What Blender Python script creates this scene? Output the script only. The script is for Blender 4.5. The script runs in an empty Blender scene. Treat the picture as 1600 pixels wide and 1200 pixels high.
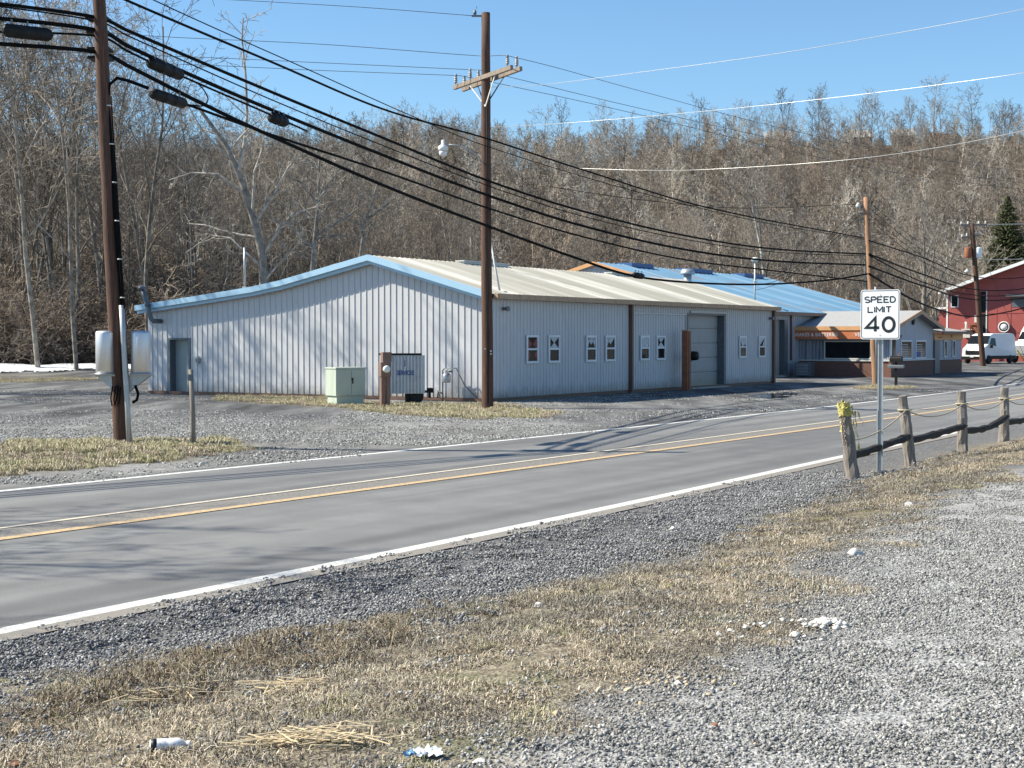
import bpy, bmesh, math, random
import numpy as np
from mathutils import Vector, Matrix
C = bpy.context
sc = C.scene
COL = sc.collection
R = math.radians
# ---------------------------------------------------------------- camera, sky, sun, exposure
EYE = 2.05
F = 2400.0
HZ = 530.0
PITCH = math.atan((600 - HZ) / F)
cam_d = bpy.data.cameras.new("camera")
cam_d.sensor_width = 36.0
cam_d.lens = 36.0 * F / 1600.0
cam_d.clip_start = 0.1
cam_d.clip_end = 6000
cam = bpy.data.objects.new("camera", cam_d)
COL.objects.link(cam)
cam.location = (0, 0, EYE)
cam.rotation_euler = (math.pi / 2 - PITCH, 0, 0)
sc.camera = cam

SUN_EL = R(42)
SH = Vector((0.995, -0.075, 0)).normalized()      # the way shadows fall on the ground
sun_dir = Vector((-SH.x * math.cos(SUN_EL), -SH.y * math.cos(SUN_EL), math.sin(SUN_EL)))
world = bpy.data.worlds.new("World")
sc.world = world
world.use_nodes = True
wn = world.node_tree
wn.nodes.clear()
sky = wn.nodes.new("ShaderNodeTexSky")
sky.sky_type = 'NISHITA'
sky.sun_disc = False
sky.sun_elevation = SUN_EL
sky.sun_rotation = math.atan2(sun_dir.x, sun_dir.y)
sky.altitude = 0
sky.air_density = 1.0
sky.dust_density = 0.1
sky.ozone_density = 3.2
bg = wn.nodes.new("ShaderNodeBackground")
bg.inputs[1].default_value = 0.079
wo = wn.nodes.new("ShaderNodeOutputWorld")
tint = wn.nodes.new("ShaderNodeMixRGB"); tint.blend_type = 'MULTIPLY'; tint.inputs[0].default_value = 1.0
tint.inputs[2].default_value = (0.88, 1.07, 1.16, 1)
wn.links.new(sky.outputs[0], tint.inputs[1])
wn.links.new(tint.outputs[0], bg.inputs[0])
wn.links.new(bg.outputs[0], wo.inputs[0])
sun_d = bpy.data.lights.new("sun", 'SUN')
sun_d.energy = 5.0
sun_d.angle = R(0.5)
sun_d.color = (1.0, 0.93, 0.77)
sun = bpy.data.objects.new("sun", sun_d)
COL.objects.link(sun)
sun.rotation_euler = sun_dir.to_track_quat('Z', 'Y').to_euler()
sun.location = (-30, 10, 40)
sc.view_settings.view_transform = 'Standard'
sc.view_settings.look = 'None'
sc.view_settings.exposure = 0.86
sc.view_settings.gamma = 1.0
sc.cycles.max_bounces = 5
sc.cycles.diffuse_bounces = 2
sc.cycles.glossy_bounces = 3
sc.cycles.transmission_bounces = 4
sc.cycles.transparent_max_bounces = 6

# ---------------------------------------------------------------- pixel <-> world helpers
def at(px, py, Y):
    """point on the ray through photo pixel (px, py) at distance Y in front of the camera"""
    a = (px - 800) / F; b = (600 - py) / F
    dy = math.cos(PITCH) + b * math.sin(PITCH)
    dz = -math.sin(PITCH) + b * math.cos(PITCH)
    k = Y / dy
    return Vector((a * k, Y, EYE + dz * k))

# ---------------------------------------------------------------- noise
_rs = np.random.RandomState(5)
_T = _rs.rand(256, 256)
def vnoise(x, y):
    x = np.asarray(x, float); y = np.asarray(y, float)
    xi = np.floor(x).astype(int); yi = np.floor(y).astype(int)
    fx = x - xi; fy = y - yi
    fx = fx * fx * (3 - 2 * fx); fy = fy * fy * (3 - 2 * fy)
    a = _T[xi % 256, yi % 256]; b = _T[(xi + 1) % 256, yi % 256]
    c = _T[xi % 256, (yi + 1) % 256]; d = _T[(xi + 1) % 256, (yi + 1) % 256]
    return (a * (1 - fx) + b * fx) * (1 - fy) + (c * (1 - fx) + d * fx) * fy
def fbm(x, y, o=4):
    s = 0; a = 0.5; f = 1
    for i in range(o):
        s = s + a * (vnoise(x * f + 17.3 * i, y * f + 9.1 * i) - 0.5); a *= 0.5; f *= 2.03
    return s
def sstep(a, b, x):
    t = np.clip((np.asarray(x, float) - a) / (b - a), 0, 1)
    return t * t * (3 - 2 * t)

# ---------------------------------------------------------------- road frame: s along the road, p across it
UR = np.array([0.525, 0.851]); UR = UR / np.linalg.norm(UR)
def sp(x, y):
    return x * UR[0] + y * UR[1], x * UR[1] - y * UR[0]
def xy(s, p):
    return s * UR[0] + p * UR[1], s * UR[1] - p * UR[0]
_S = [-60, 0, 8, 14, 26, 44, 75, 120, 200, 400]
_NEAR = [-8.7, -8.68, -8.68, -8.72, -9.15, -9.7, -11.0, -15.0, -30, -90]
_FAR = [-16.9, -16.8, -16.78, -16.72, -16.45, -16.3, -17.5, -21.5, -37, -97]
_CEN = [-12.75, -12.72, -12.7, -12.68, -12.55, -12.6, -14.1, -18.1, -33, -93]
def _cub(xs, ys):
    xs = np.array(xs, float); ys = np.array(ys, float)
    m = np.gradient(ys, xs)
    def f(x):
        x = np.asarray(x, float)
        i = np.clip(np.searchsorted(xs, x) - 1, 0, len(xs) - 2)
        h = xs[i + 1] - xs[i]; t = np.clip((x - xs[i]) / h, 0, 1)
        return ((2*t**3 - 3*t**2 + 1) * ys[i] + (t**3 - 2*t**2 + t) * h * m[i]
                + (-2*t**3 + 3*t**2) * ys[i + 1] + (t**3 - t**2) * h * m[i + 1])
    return f
pnear = _cub(_S, _NEAR); pfar = _cub(_S, _FAR); pcen = _cub(_S, _CEN)

# ---------------------------------------------------------------- terrain height
def foot(x):
    x = np.asarray(x, float)
    return np.interp(x, [-400, -60, -25, -12, 2, 15, 28, 45, 60, 100, 400],
                        [101, 101, 102, 105, 114, 122, 130, 168, 178, 185, 200])
def ridge_h(x):
    px = np.asarray(x, float) / 430 * F + 800
    y = np.interp(px, [-1500, -400, 0, 450, 600, 700, 820, 900, 1050, 1200, 1600, 2600],
                      [246, 280, 296, 296, 272, 252, 282, 272, 244, 232, 228, 240])
    return (HZ - y) * 430 / F + 2.05
def zfun(x, y):
    x = np.asarray(x, float); y = np.asarray(y, float)
    s, p = sp(x, y)
    q = p - pnear(s)
    # near side verge
    berm = sstep(14, 20, s)
    qa = np.where(True, 1.7, 1.7) - 0.5 * berm
    z = np.interp(q, [0.1, 0.27, 0.9, 1.6, 2.3, 3.4, 4.8, 9], [-0.03, -0.004, -0.07, -0.10, 0.02, 0.24, 0.41, 0.44])
    zb = np.interp(q, [0.1, 0.27, 1.0, 1.5, 2.1, 3.0, 4.3, 9], [-0.03, -0.004, -0.03, -0.02, 0.08, 0.30, 0.43, 0.46])
    z = z * (1 - berm) + zb * berm
    bump = fbm(x * 1.3, y * 1.3) * 0.10 + fbm(x * 5, y * 5, 3) * 0.045
    z = z + bump * sstep(1.0, 2.2, q) * (1 - 0.75 * sstep(3.8, 5.2, q))
    z = z + 0.10 * np.exp(-(((s - 7.3) / 1.6) ** 2 + ((q - 2.1) / 0.75) ** 2))      # hummock of matted grass
    z = z - 0.22 * np.exp(-(((s - 6.9) / 0.28) ** 2 + ((q - 2.75) / 0.18) ** 2))    # dark hollow
    z = np.where(q < 0, -0.03, z)
    # far side of the road
    w = pfar(s) - p
    zf = -0.03 + 0.028 * sstep(0.02, 0.2, w)
    isl = np.exp(-((x + 8.3) / 3.3) ** 4 - ((y - 27.9) / 2.0) ** 4)
    zf = zf + 0.11 * isl + 0.02 * fbm(x * .6, y * .6) * sstep(0.5, 3, w)
    z = np.where(w > 0, zf, z)
    # low bank at the foot of the wood on the left
    z = z + 0.42 * np.exp(-((y - 99.0) / 2.6) ** 2) * sstep(-21, -26, x) * (y < 120) * (y > 80) * (1 + 1.2 * fbm(x * .35, y * .35))
    # hill
    y0 = foot(x); t = np.clip((y - y0) / (430 - y0), 0, 1.0)
    H = ridge_h(x)
    hz = H * (0.62 * t + 0.38 * t * t * (3 - 2 * t)) + 5.0 * fbm(x * .02, y * .02) * sstep(0.03, .3, t)
    hz = np.where(y > 430, H - (y - 430) * 0.16, hz)
    hz = hz + 0.6 * fbm(x * .25, y * .25) * sstep(0, .03, t)
    z = np.where(y > y0, z + hz, z)
    return z
def gz(x, y):
    return float(zfun(np.array([x]), np.array([y]))[0])
def ground(px, py):
    """where the ray through a photo pixel meets the terrain"""
    lo = 3.0; prev = lo
    for Y in np.concatenate([np.arange(3, 30, .05), np.arange(30, 480, .4)]):
        P = at(px, py, float(Y))
        if P.z <= gz(P.x, P.y):
            return Vector((P.x, P.y, gz(P.x, P.y)))
    return at(px, py, 430)

# ---------------------------------------------------------------- object helpers
def tag(o, label=None, cat=None, group=None, kind=None):
    if label: o['label'] = label
    if cat: o['category'] = cat
    if group: o['group'] = group
    if kind: o['kind'] = kind
    return o
def empty(name, loc, rz=0.0, label=None, cat=None, group=None, kind=None):
    o = bpy.data.objects.new(name, None)
    o.empty_display_size = 0.3
    COL.objects.link(o)
    o.location = loc; o.rotation_euler = (0, 0, rz)
    return tag(o, label, cat, group, kind)
class MB:
    """collects shapes, then links them as one mesh object"""
    def __init__(s): s.v = []; s.f = []; s.sm = []
    def _add(s, vs, fs, smooth=False):
        n = len(s.v)
        s.v.extend([tuple(v) for v in vs])
        for f in fs:
            s.f.append(tuple(i + n for i in f)); s.sm.append(smooth)
    def box(s, x0, y0, z0, x1, y1, z1):
        s._add([(x0,y0,z0),(x1,y0,z0),(x1,y1,z0),(x0,y1,z0),(x0,y0,z1),(x1,y0,z1),(x1,y1,z1),(x0,y1,z1)],
               [(0,3,2,1),(4,5,6,7),(0,1,5,4),(1,2,6,5),(2,3,7,6),(3,0,4,7)])
        return s
    def obox(s, c, sx, sy, sz, M):
        c = Vector(c)
        vs = []
        for dz in (-1, 1):
            for dx, dy in ((-1,-1),(1,-1),(1,1),(-1,1)):
                vs.append(c + M @ Vector((dx*sx/2, dy*sy/2, dz*sz/2)))
        s._add(vs, [(0,3,2,1),(4,5,6,7),(0,1,5,4),(1,2,6,5),(2,3,7,6),(3,0,4,7)])
        return s
    def beam(s, a, b, w, h):
        a = Vector(a); b = Vector(b); t = (b - a).normalized()
        up = Vector((0,0,1)) if abs(t.z) < .95 else Vector((1,0,0))
        sd = t.cross(up).normalized(); up = sd.cross(t)
        M = Matrix((t, sd, up)).transposed()
        return s.obox((a + b) / 2, (b - a).length, w, h, M)
    def tube(s, pts, rad, n=8, cap=True, smooth=True, jit=0, rnd=None):
        pts = [Vector(p) for p in pts]
        if not hasattr(rad, '__len__'): rad = [rad] * len(pts)
        vs = []
        ref = None
        for i, p in enumerate(pts):
            t = (pts[min(i+1, len(pts)-1)] - pts[max(i-1, 0)]).normalized()
            if ref is None:
                ref = Vector((1,0,0)) if abs(t.x) < .8 else Vector((0,1,0))
            a = (ref - t * ref.dot(t)).normalized(); b = t.cross(a); ref = a
            for k in range(n):
                an = 2 * math.pi * k / n
                r = rad[i] * (1 + (rnd.uniform(-jit, jit) if jit else 0))
                vs.append(p + a * (math.cos(an) * r) + b * (math.sin(an) * r))
        fs = []
        for i in range(len(pts) - 1):
            for k in range(n):
                fs.append((i*n+k, i*n+(k+1)%n, (i+1)*n+(k+1)%n, (i+1)*n+k))
        s._add(vs, fs, smooth)
        if cap:
            m = len(pts) - 1
            s._add(vs[:n], [tuple(range(n))[::-1]]); s._add(vs[m*n:], [tuple(range(n))])
        return s
    def lathe(s, prof, c=(0,0,0), n=20, axis='Z', smooth=True, M=None):
        """prof: list of (r, h)"""
        c = Vector(c); vs = []
        for r, h in prof:
            for k in range(n):
                an = 2*math.pi*k/n; x = math.cos(an)*r; y = math.sin(an)*r
                v = {'Z': Vector((x,y,h)), 'X': Vector((h,x,y)), 'Y': Vector((y,h,x))}[axis]
                if M is not None: v = M @ v
                vs.append(c + v)
        fs = []
        for i in range(len(prof)-1):
            for k in range(n):
                fs.append((i*n+k, i*n+(k+1)%n, (i+1)*n+(k+1)%n, (i+1)*n+k))
        s._add(vs, fs, smooth)
        s._add(vs[:n], [tuple(range(n))[::-1]]); s._add(vs[-n:], [tuple(range(n))])
        return s
    def prism(s, poly, ext):
        """poly: 3-D outline, ext: extrusion vector"""
        e = Vector(ext); n = len(poly); P = [Vector(p) for p in poly]
        s._add(P + [p + e for p in P], [tuple(range(n))[::-1], tuple(range(n, 2*n))] +
               [(i, (i+1)%n, (i+1)%n+n, i+n) for i in range(n)])
        return s
    def quad(s, a, b, c, d): s._add([a,b,c,d], [(0,1,2,3)]); return s
    def build(s, name, mat, parent=None, bevel=0, loc=None):
        me = bpy.data.meshes.new(name)
        me.from_pydata(s.v, [], s.f)
        if any(s.sm): me.polygons.foreach_set('use_smooth', s.sm)
        me.update()
        bm = bmesh.new(); bm.from_mesh(me)
        bmesh.ops.remove_doubles(bm, verts=bm.verts, dist=1e-5)
        bmesh.ops.recalc_face_normals(bm, faces=bm.faces)
        bm.to_mesh(me); bm.free()
        if mat: me.materials.append(mat)
        o = bpy.data.objects.new(name, me)
        COL.objects.link(o)
        if parent: o.parent = parent
        if loc is not None: o.location = loc
        if bevel:
            b = o.modifiers.new('bevel', 'BEVEL'); b.width = bevel; b.segments = 2; b.limit_method = 'ANGLE'
        return o
def raw_mesh(name, V, Fq, mat, smooth=False, link=True, tri=False):
    me = bpy.data.meshes.new(name)
    V = np.asarray(V, np.float32); Fq = np.asarray(Fq, np.int32)
    k = Fq.shape[1]
    me.vertices.add(len(V)); me.vertices.foreach_set('co', V.ravel())
    me.loops.add(Fq.size); me.loops.foreach_set('vertex_index', Fq.ravel())
    me.polygons.add(len(Fq)); me.polygons.foreach_set('loop_start', np.arange(0, Fq.size, k, dtype=np.int32))
    me.polygons.foreach_set('loop_total', np.full(len(Fq), k, np.int32))
    if smooth: me.polygons.foreach_set('use_smooth', np.ones(len(Fq), bool))
    me.update(calc_edges=True)
    if mat: me.materials.append(mat)
    return me
def tree_copy(o, parent=None):
    c = o.copy(); COL.objects.link(c); c.parent = parent
    for ch in o.children: tree_copy(ch, c)
    return c

# ---------------------------------------------------------------- materials
def new_mat(name):
    m = bpy.data.materials.new(name); m.use_nodes = True
    nt = m.node_tree; b = nt.nodes['Principled BSDF']
    return m, nt, b
def pm(name, col, rough=.6, var=.18, scale=4., stretch=(1,1,1), bump=0., bscale=60., metal=0., dirt=None, dirt_amt=.5, dscale=1.5, dstretch=(1,1,1), spec=None, col2=None):
    m, nt, b = new_mat(name)
    L = nt.links; N = nt.nodes
    tc = N.new('ShaderNodeTexCoord')
    mp = N.new('ShaderNodeMapping'); mp.inputs['Scale'].default_value = stretch
    L.new(tc.outputs['Object'], mp.inputs[0])
    n = N.new('ShaderNodeTexNoise'); n.inputs['Scale'].default_value = scale; n.inputs['Detail'].default_value = 6; n.inputs['Roughness'].default_value = .65
    L.new(mp.outputs[0], n.inputs['Vector'])
    cr = N.new('ShaderNodeValToRGB')
    c1 = [max(0, c * (1 - var)) for c in col]; c2 = [min(1, c * (1 + var)) for c in (col2 or col)]
    cr.color_ramp.elements[0].position = .3; cr.color_ramp.elements[1].position = .7
    cr.color_ramp.elements[0].color = (*c1, 1); cr.color_ramp.elements[1].color = (*c2, 1)
    L.new(n.outputs[0], cr.inputs[0])
    out = cr.outputs[0]
    if dirt:
        mp2 = N.new('ShaderNodeMapping'); mp2.inputs['Scale'].default_value = dstretch
        L.new(tc.outputs['Object'], mp2.inputs[0])
        n2 = N.new('ShaderNodeTexNoise'); n2.inputs['Scale'].default_value = dscale; n2.inputs['Detail'].default_value = 8; n2.inputs['Roughness'].default_value = .7
        L.new(mp2.outputs[0], n2.inputs['Vector'])
        r2 = N.new('ShaderNodeValToRGB'); r2.color_ramp.elements[0].position = .5; r2.color_ramp.elements[1].position = .72
        r2.color_ramp.elements[1].color = (dirt_amt,)*3 + (1,)
        L.new(n2.outputs[0], r2.inputs[0])
        mx = N.new('ShaderNodeMixRGB'); mx.inputs[2].default_value = (*dirt, 1)
        L.new(r2.outputs[0], mx.inputs[0]); L.new(out, mx.inputs[1]); out = mx.outputs[0]
    L.new(out, b.inputs['Base Color'])
    b.inputs['Roughness'].default_value = rough
    b.inputs['Metallic'].default_value = metal
    if spec is not None: b.inputs['Specular IOR Level'].default_value = spec
    if bump:
        nb = N.new('ShaderNodeTexNoise'); nb.inputs['Scale'].default_value = bscale; nb.inputs['Detail'].default_value = 4
        L.new(mp.outputs[0], nb.inputs['Vector'])
        bp = N.new('ShaderNodeBump'); bp.inputs['Strength'].default_value = bump; bp.inputs['Distance'].default_value = .02
        L.new(nb.outputs[0], bp.inputs['Height']); L.new(bp.outputs[0], b.inputs['Normal'])
    return m
M = {}
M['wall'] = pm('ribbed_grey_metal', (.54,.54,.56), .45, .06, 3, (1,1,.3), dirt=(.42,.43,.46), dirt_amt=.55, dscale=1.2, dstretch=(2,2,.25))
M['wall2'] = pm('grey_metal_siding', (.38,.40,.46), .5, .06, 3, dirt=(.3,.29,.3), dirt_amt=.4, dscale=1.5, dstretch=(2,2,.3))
M['blue_trim'] = pm('light_blue_trim', (.36,.55,.72), .35, .05, 3)
M['tan_trim'] = pm('weathered_tan_gutter', (.46,.30,.19), .6, .12, 4, dirt=(.18,.10,.06), dirt_amt=.6, dscale=3)
M['brown_trim'] = pm('brown_metal', (.13,.07,.05), .5, .15, 4)
M['concrete'] = pm('concrete', (.38,.36,.33), .9, .15, 5, bump=.3, dirt=(.14,.12,.1), dirt_amt=.6, dscale=2)
M['glass'] = pm('dark_window_glass', (.012,.015,.018), .06, .3, 2, spec=.12)
M['white_frame'] = pm('white_window_frame', (.72,.76,.80), .4, .04, 6)
M['curtain'] = pm('pale_curtain', (.55,.56,.56), .9, .3, 9)
M['red_cloth'] = pm('dull_red_cloth', (.30,.10,.08), .9, .3, 9)
M['door'] = pm('grey_green_steel_door', (.29,.33,.335), .4, .10, 3, dirt=(.25,.28,.28), dirt_amt=.6, dscale=3)
M['gdoor'] = pm('grey_blue_sectional_door', (.33,.34,.355), .5, .07, 2, dirt=(.34,.30,.20), dirt_amt=.35, dscale=1.1)
M['galv'] = pm('galvanised_metal', (.42,.44,.46), .42, .12, 8, metal=.5)
M['darkgalv'] = pm('dark_galvanised_pipe', (.13,.15,.17), .45, .2, 8, metal=.3)
M['orange'] = pm('weathered_orange_board', (.52,.16,.06), .6, .12, 3, dirt=(.50,.30,.2), dirt_amt=.4, dscale=2)
M['orange_trim'] = pm('faded_orange_fascia', (.68,.36,.16), .6, .10, 3, dirt=(.35,.2,.12), dirt_amt=.4)
M['rust'] = pm('rusty_orange_steel', (.30,.11,.05), .75, .25, 4, dirt=(.10,.04,.03), dirt_amt=.7, dscale=3)
M['shingle'] = pm('grey_shingle_roof', (.33,.33,.33), .9, .12, 6, (1,1,1), bump=.3, bscale=12)
M['red'] = pm('red_painted_metal', (.36,.085,.075), .55, .12, 2, dirt=(.22,.06,.05), dirt_amt=.5, dscale=1)
M['white'] = pm('white_paint', (.80,.80,.80), .35, .03, 3)
M['offwhite'] = pm('pale_paint', (.62,.62,.58), .5, .08, 3)
M['black'] = pm('black_plastic', (.011,.011,.012), .55, .2, 5, spec=.25)
M['rubber'] = pm('black_rubber', (.018,.018,.018), .8, .3, 9)
M['cable'] = pm('black_cable', (.004,.004,.004), .75, .3, 9, spec=.12)
M['wire'] = pm('dull_aluminium_wire', (.03,.03,.032), .5, .2, 9)
M['bright_wire'] = pm('bright_aluminium_wire', (.45,.45,.45), .35, .1, 9, metal=.4)
M['steel'] = pm('brushed_stainless', (.66,.66,.68), .48, .08, 6, (1,1,.1), metal=.8)
M['mint'] = pm('pale_green_cabinet', (.45,.50,.42), .5, .04, 3, dirt=(.36,.45,.36), dirt_amt=.4)
M['ribgrey'] = pm('ribbed_grey_sheet', (.58,.60,.62), .5, .08, 4, dirt=(.2,.2,.21), dirt_amt=.4)
M['brown_box'] = pm('dull_brown_enclosure', (.20,.12,.09), .6, .12, 5)
M['blue_letter'] = pm('blue_lettering', (.03,.07,.30), .5, .1, 5)
M['white_letter'] = pm('white_lettering', (.85,.78,.72), .6, .1, 12)
M['black_letter'] = pm('black_lettering', (.012,.014,.018), .5, .1, 5)
M['sign_white'] = pm('white_reflective_sheet', (.86,.88,.90), .35, .02, 3)
M['yellow'] = pm('yellow_caution_tape', (.44,.39,.12), .5, .15, 12)
M['rope'] = pm('pale_rope', (.42,.36,.26), .9, .2, 30)
M['ochre'] = pm('yellow_guard', (.70,.42,.03), .5, .1, 5)
M['porcelain'] = pm('grey_porcelain', (.32,.30,.29), .3, .1, 5)
M['lamp'] = pm('white_lamp_lens', (.80,.81,.82), .3, .02, 5)
M['brick'] = None
def wood(name, c1, c2, rough=.85, sc_=3.5):
    m, nt, b = new_mat(name); L = nt.links; N = nt.nodes
    tc = N.new('ShaderNodeTexCoord'); mp = N.new('ShaderNodeMapping'); mp.inputs['Scale'].default_value = (9, 9, .6)
    L.new(tc.outputs['Object'], mp.inputs[0])
    n = N.new('ShaderNodeTexNoise'); n.inputs['Scale'].default_value = sc_; n.inputs['Detail'].default_value = 9; n.inputs['Roughness'].default_value = .75
    L.new(mp.outputs[0], n.inputs[0])
    cr = N.new('ShaderNodeValToRGB'); e = cr.color_ramp.elements
    e[0].position = .32; e[0].color = (*[c * .45 for c in c1], 1); e[1].position = .75; e[1].color = (*c2, 1)
    k = e.new(.5); k.color = (*c1, 1)
    L.new(n.outputs[0], cr.inputs[0]); L.new(cr.outputs[0], b.inputs['Base Color'])
    b.inputs['Roughness'].default_value = rough
    bp = N.new('ShaderNodeBump'); bp.inputs['Strength'].default_value = .6; bp.inputs['Distance'].default_value = .02
    L.new(n.outputs[0], bp.inputs['Height']); L.new(bp.outputs[0], b.inputs['Normal'])
    return m
M['pole'] = wood('creosote_pole', (.085,.042,.028), (.20,.10,.062))
M['pole_tan'] = wood('tan_pole', (.34,.19,.11), (.48,.29,.18))
M['arm'] = wood('weathered_crossarm', (.26,.21,.17), (.38,.31,.25))
M['post'] = wood('weathered_fence_post', (.22,.19,.165), (.42,.38,.34))
M['rail'] = wood('dark_fence_rail', (.022,.018,.016), (.06,.05,.042))
def brick():
    m, nt, b = new_mat('red_brown_brick'); L = nt.links; N = nt.nodes
    tc = N.new('ShaderNodeTexCoord'); sx = N.new('ShaderNodeSeparateXYZ'); cx = N.new('ShaderNodeCombineXYZ')
    ad = N.new('ShaderNodeMath'); ad.operation = 'ADD'
    L.new(tc.outputs['Object'], sx.inputs[0]); L.new(sx.outputs[0], ad.inputs[0]); L.new(sx.outputs[1], ad.inputs[1])
    L.new(ad.outputs[0], cx.inputs[0]); L.new(sx.outputs[2], cx.inputs[1])
    br = N.new('ShaderNodeTexBrick'); br.inputs['Scale'].default_value = 4.5
    br.inputs['Color1'].default_value = (.20,.085,.06,1); br.inputs['Color2'].default_value = (.14,.06,.045,1); br.inputs['Mortar'].default_value = (.22,.18,.15,1)
    br.inputs['Mortar Size'].default_value = .015
    L.new(cx.outputs[0], br.inputs[0]); L.new(br.outputs[0], b.inputs['Base Color']); b.inputs['Roughness'].default_value = .9
    return m
M['brick'] = brick()
def roof_mat(name, a, bcol, streak, rust=None, rough=.5):
    """metal roof: sheets of slightly different tone, weather streaks running down the slope (object Y), rust"""
    m, nt, b = new_mat(name); L = nt.links; N = nt.nodes
    tc = N.new('ShaderNodeTexCoord'); mp = N.new('ShaderNodeMapping'); mp.inputs['Scale'].default_value = (1.0, .06, .06)
    L.new(tc.outputs['Object'], mp.inputs[0])
    n = N.new('ShaderNodeTexNoise'); n.inputs['Scale'].default_value = 1.1; n.inputs['Detail'].default_value = 3
    L.new(mp.outputs[0], n.inputs[0])
    cr = N.new('ShaderNodeValToRGB'); e = cr.color_ramp.elements
    e[0].position = .44; e[0].color = (*a, 1); e[1].position = .66; e[1].color = (*bcol, 1)
    L.new(n.outputs[0], cr.inputs[0]); out = cr.outputs[0]
    mp2 = N.new('ShaderNodeMapping'); mp2.inputs['Scale'].default_value = (4, .25, .25)
    L.new(tc.outputs['Object'], mp2.inputs[0])
    n2 = N.new('ShaderNodeTexNoise'); n2.inputs['Scale'].default_value = 2; n2.inputs['Detail'].default_value = 8
    L.new(mp2.outputs[0], n2.inputs[0])
    r2 = N.new('ShaderNodeValToRGB'); r2.color_ramp.elements[0].position = .5; r2.color_ramp.elements[1].position = .75; r2.color_ramp.elements[1].color = (.75,)*3+(1,)
    L.new(n2.outputs[0], r2.inputs[0])
    mx = N.new('ShaderNodeMixRGB'); mx.inputs[2].default_value = (*streak, 1)
    L.new(r2.outputs[0], mx.inputs[0]); L.new(out, mx.inputs[1]); out = mx.outputs[0]
    if rust:
        mp3 = N.new('ShaderNodeMapping'); mp3.inputs['Scale'].default_value = (3.3, .22, .22); mp3.inputs['Location'].default_value = (3, 7, 2)
        L.new(tc.outputs['Object'], mp3.inputs[0])
        n3 = N.new('ShaderNodeTexNoise'); n3.inputs['Scale'].default_value = .9; n3.inputs['Detail'].default_value = 5
        L.new(mp3.outputs[0], n3.inputs[0])
        r3 = N.new('ShaderNodeValToRGB'); r3.color_ramp.elements[0].position = .60; r3.color_ramp.elements[1].position = .63; r3.color_ramp.elements[1].color = (.7,)*3+(1,)
        L.new(n3.outputs[0], r3.inputs[0])
        m3 = N.new('ShaderNodeMixRGB'); m3.inputs[2].default_value = (*rust, 1)
        L.new(r3.outputs[0], m3.inputs[0]); L.new(out, m3.inputs[1]); out = m3.outputs[0]
    L.new(out, b.inputs['Base Color']); b.inputs['Roughness'].default_value = rough
    return m
M['roof1'] = roof_mat('pale_metal_roof', (.31,.30,.26), (.56,.545,.505), (.29,.27,.23))
M['roof2'] = roof_mat('blue_metal_roof', (.115,.255,.39), (.21,.36,.50), (.10,.22,.36), rust=(.22,.16,.14))
def base_dirt(m, z1, col, amt=.8):
    nt = m.node_tree; L = nt.links; N = nt.nodes; b = nt.nodes['Principled BSDF']
    src = b.inputs['Base Color'].links[0].from_socket
    tc = N.new('ShaderNodeTexCoord'); s = N.new('ShaderNodeSeparateXYZ'); L.new(tc.outputs['Object'], s.inputs[0])
    n = N.new('ShaderNodeTexNoise'); n.inputs['Scale'].default_value = 3; n.inputs['Detail'].default_value = 8; n.inputs['Roughness'].default_value = .75; L.new(tc.outputs['Object'], n.inputs[0])
    a_ = N.new('ShaderNodeMath'); a_.operation = 'MULTIPLY_ADD'; a_.inputs[1].default_value = -z1*1.8; L.new(n.outputs[0], a_.inputs[0]); L.new(s.outputs[2], a_.inputs[2])
    r = N.new('ShaderNodeMapRange'); r.inputs[1].default_value = -z1*.8; r.inputs[2].default_value = 0; r.inputs[3].default_value = amt; r.inputs[4].default_value = 0; L.new(a_.outputs[0], r.inputs[0])
    mx = N.new('ShaderNodeMixRGB'); mx.inputs[2].default_value = (*col, 1); L.new(r.outputs[0], mx.inputs[0]); L.new(src, mx.inputs[1]); L.new(mx.outputs[0], b.inputs['Base Color'])
base_dirt(M['wall'], .55, (.22,.19,.155), .7); base_dirt(M['gdoor'], .9, (.26,.23,.13), .6); base_dirt(M['wall2'], .5, (.2,.18,.15), .6); base_dirt(M['door'], .4, (.2,.18,.15), .6)
M['vent_blue'] = pm('dark_blue_vent', (.05,.12,.28), .5, .1)
# ================================================================ GROUND
def axis(segs):
    out = []
    for a, b, d in segs: out.append(np.arange(a, b, d))
    out.append([segs[-1][1]])
    return np.concatenate(out)
gxs = axis([(-3000,-600,300),(-600,-200,25),(-200,-60,4),(-60,-14,1.0),(-14,-5,.25),(-5,9,.075),(9,18,.2),(18,70,1.0),(70,240,4),(240,600,25),(600,3000,300)])
gys = axis([(-1500,-60,120),(-60,3,3),(3,5.5,.25),(5.5,18,.075),(18,34,.2),(34,70,.8),(70,130,1.0),(130,450,4),(450,800,20),(800,3600,200)])
GX, GY = np.meshgrid(gxs, gys)
nx, ny = len(gxs), len(gys)
GZ = zfun(GX, GY)
GZ = np.where(GY > 800, np.minimum(GZ, 0), GZ)
V = np.stack([GX.ravel(), GY.ravel(), GZ.ravel()], 1)
ii = np.arange(nx * ny).reshape(ny, nx)
Fq = np.stack([ii[:-1,:-1].ravel(), ii[:-1,1:].ravel(), ii[1:,1:].ravel(), ii[1:,:-1].ravel()], 1)

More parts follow.
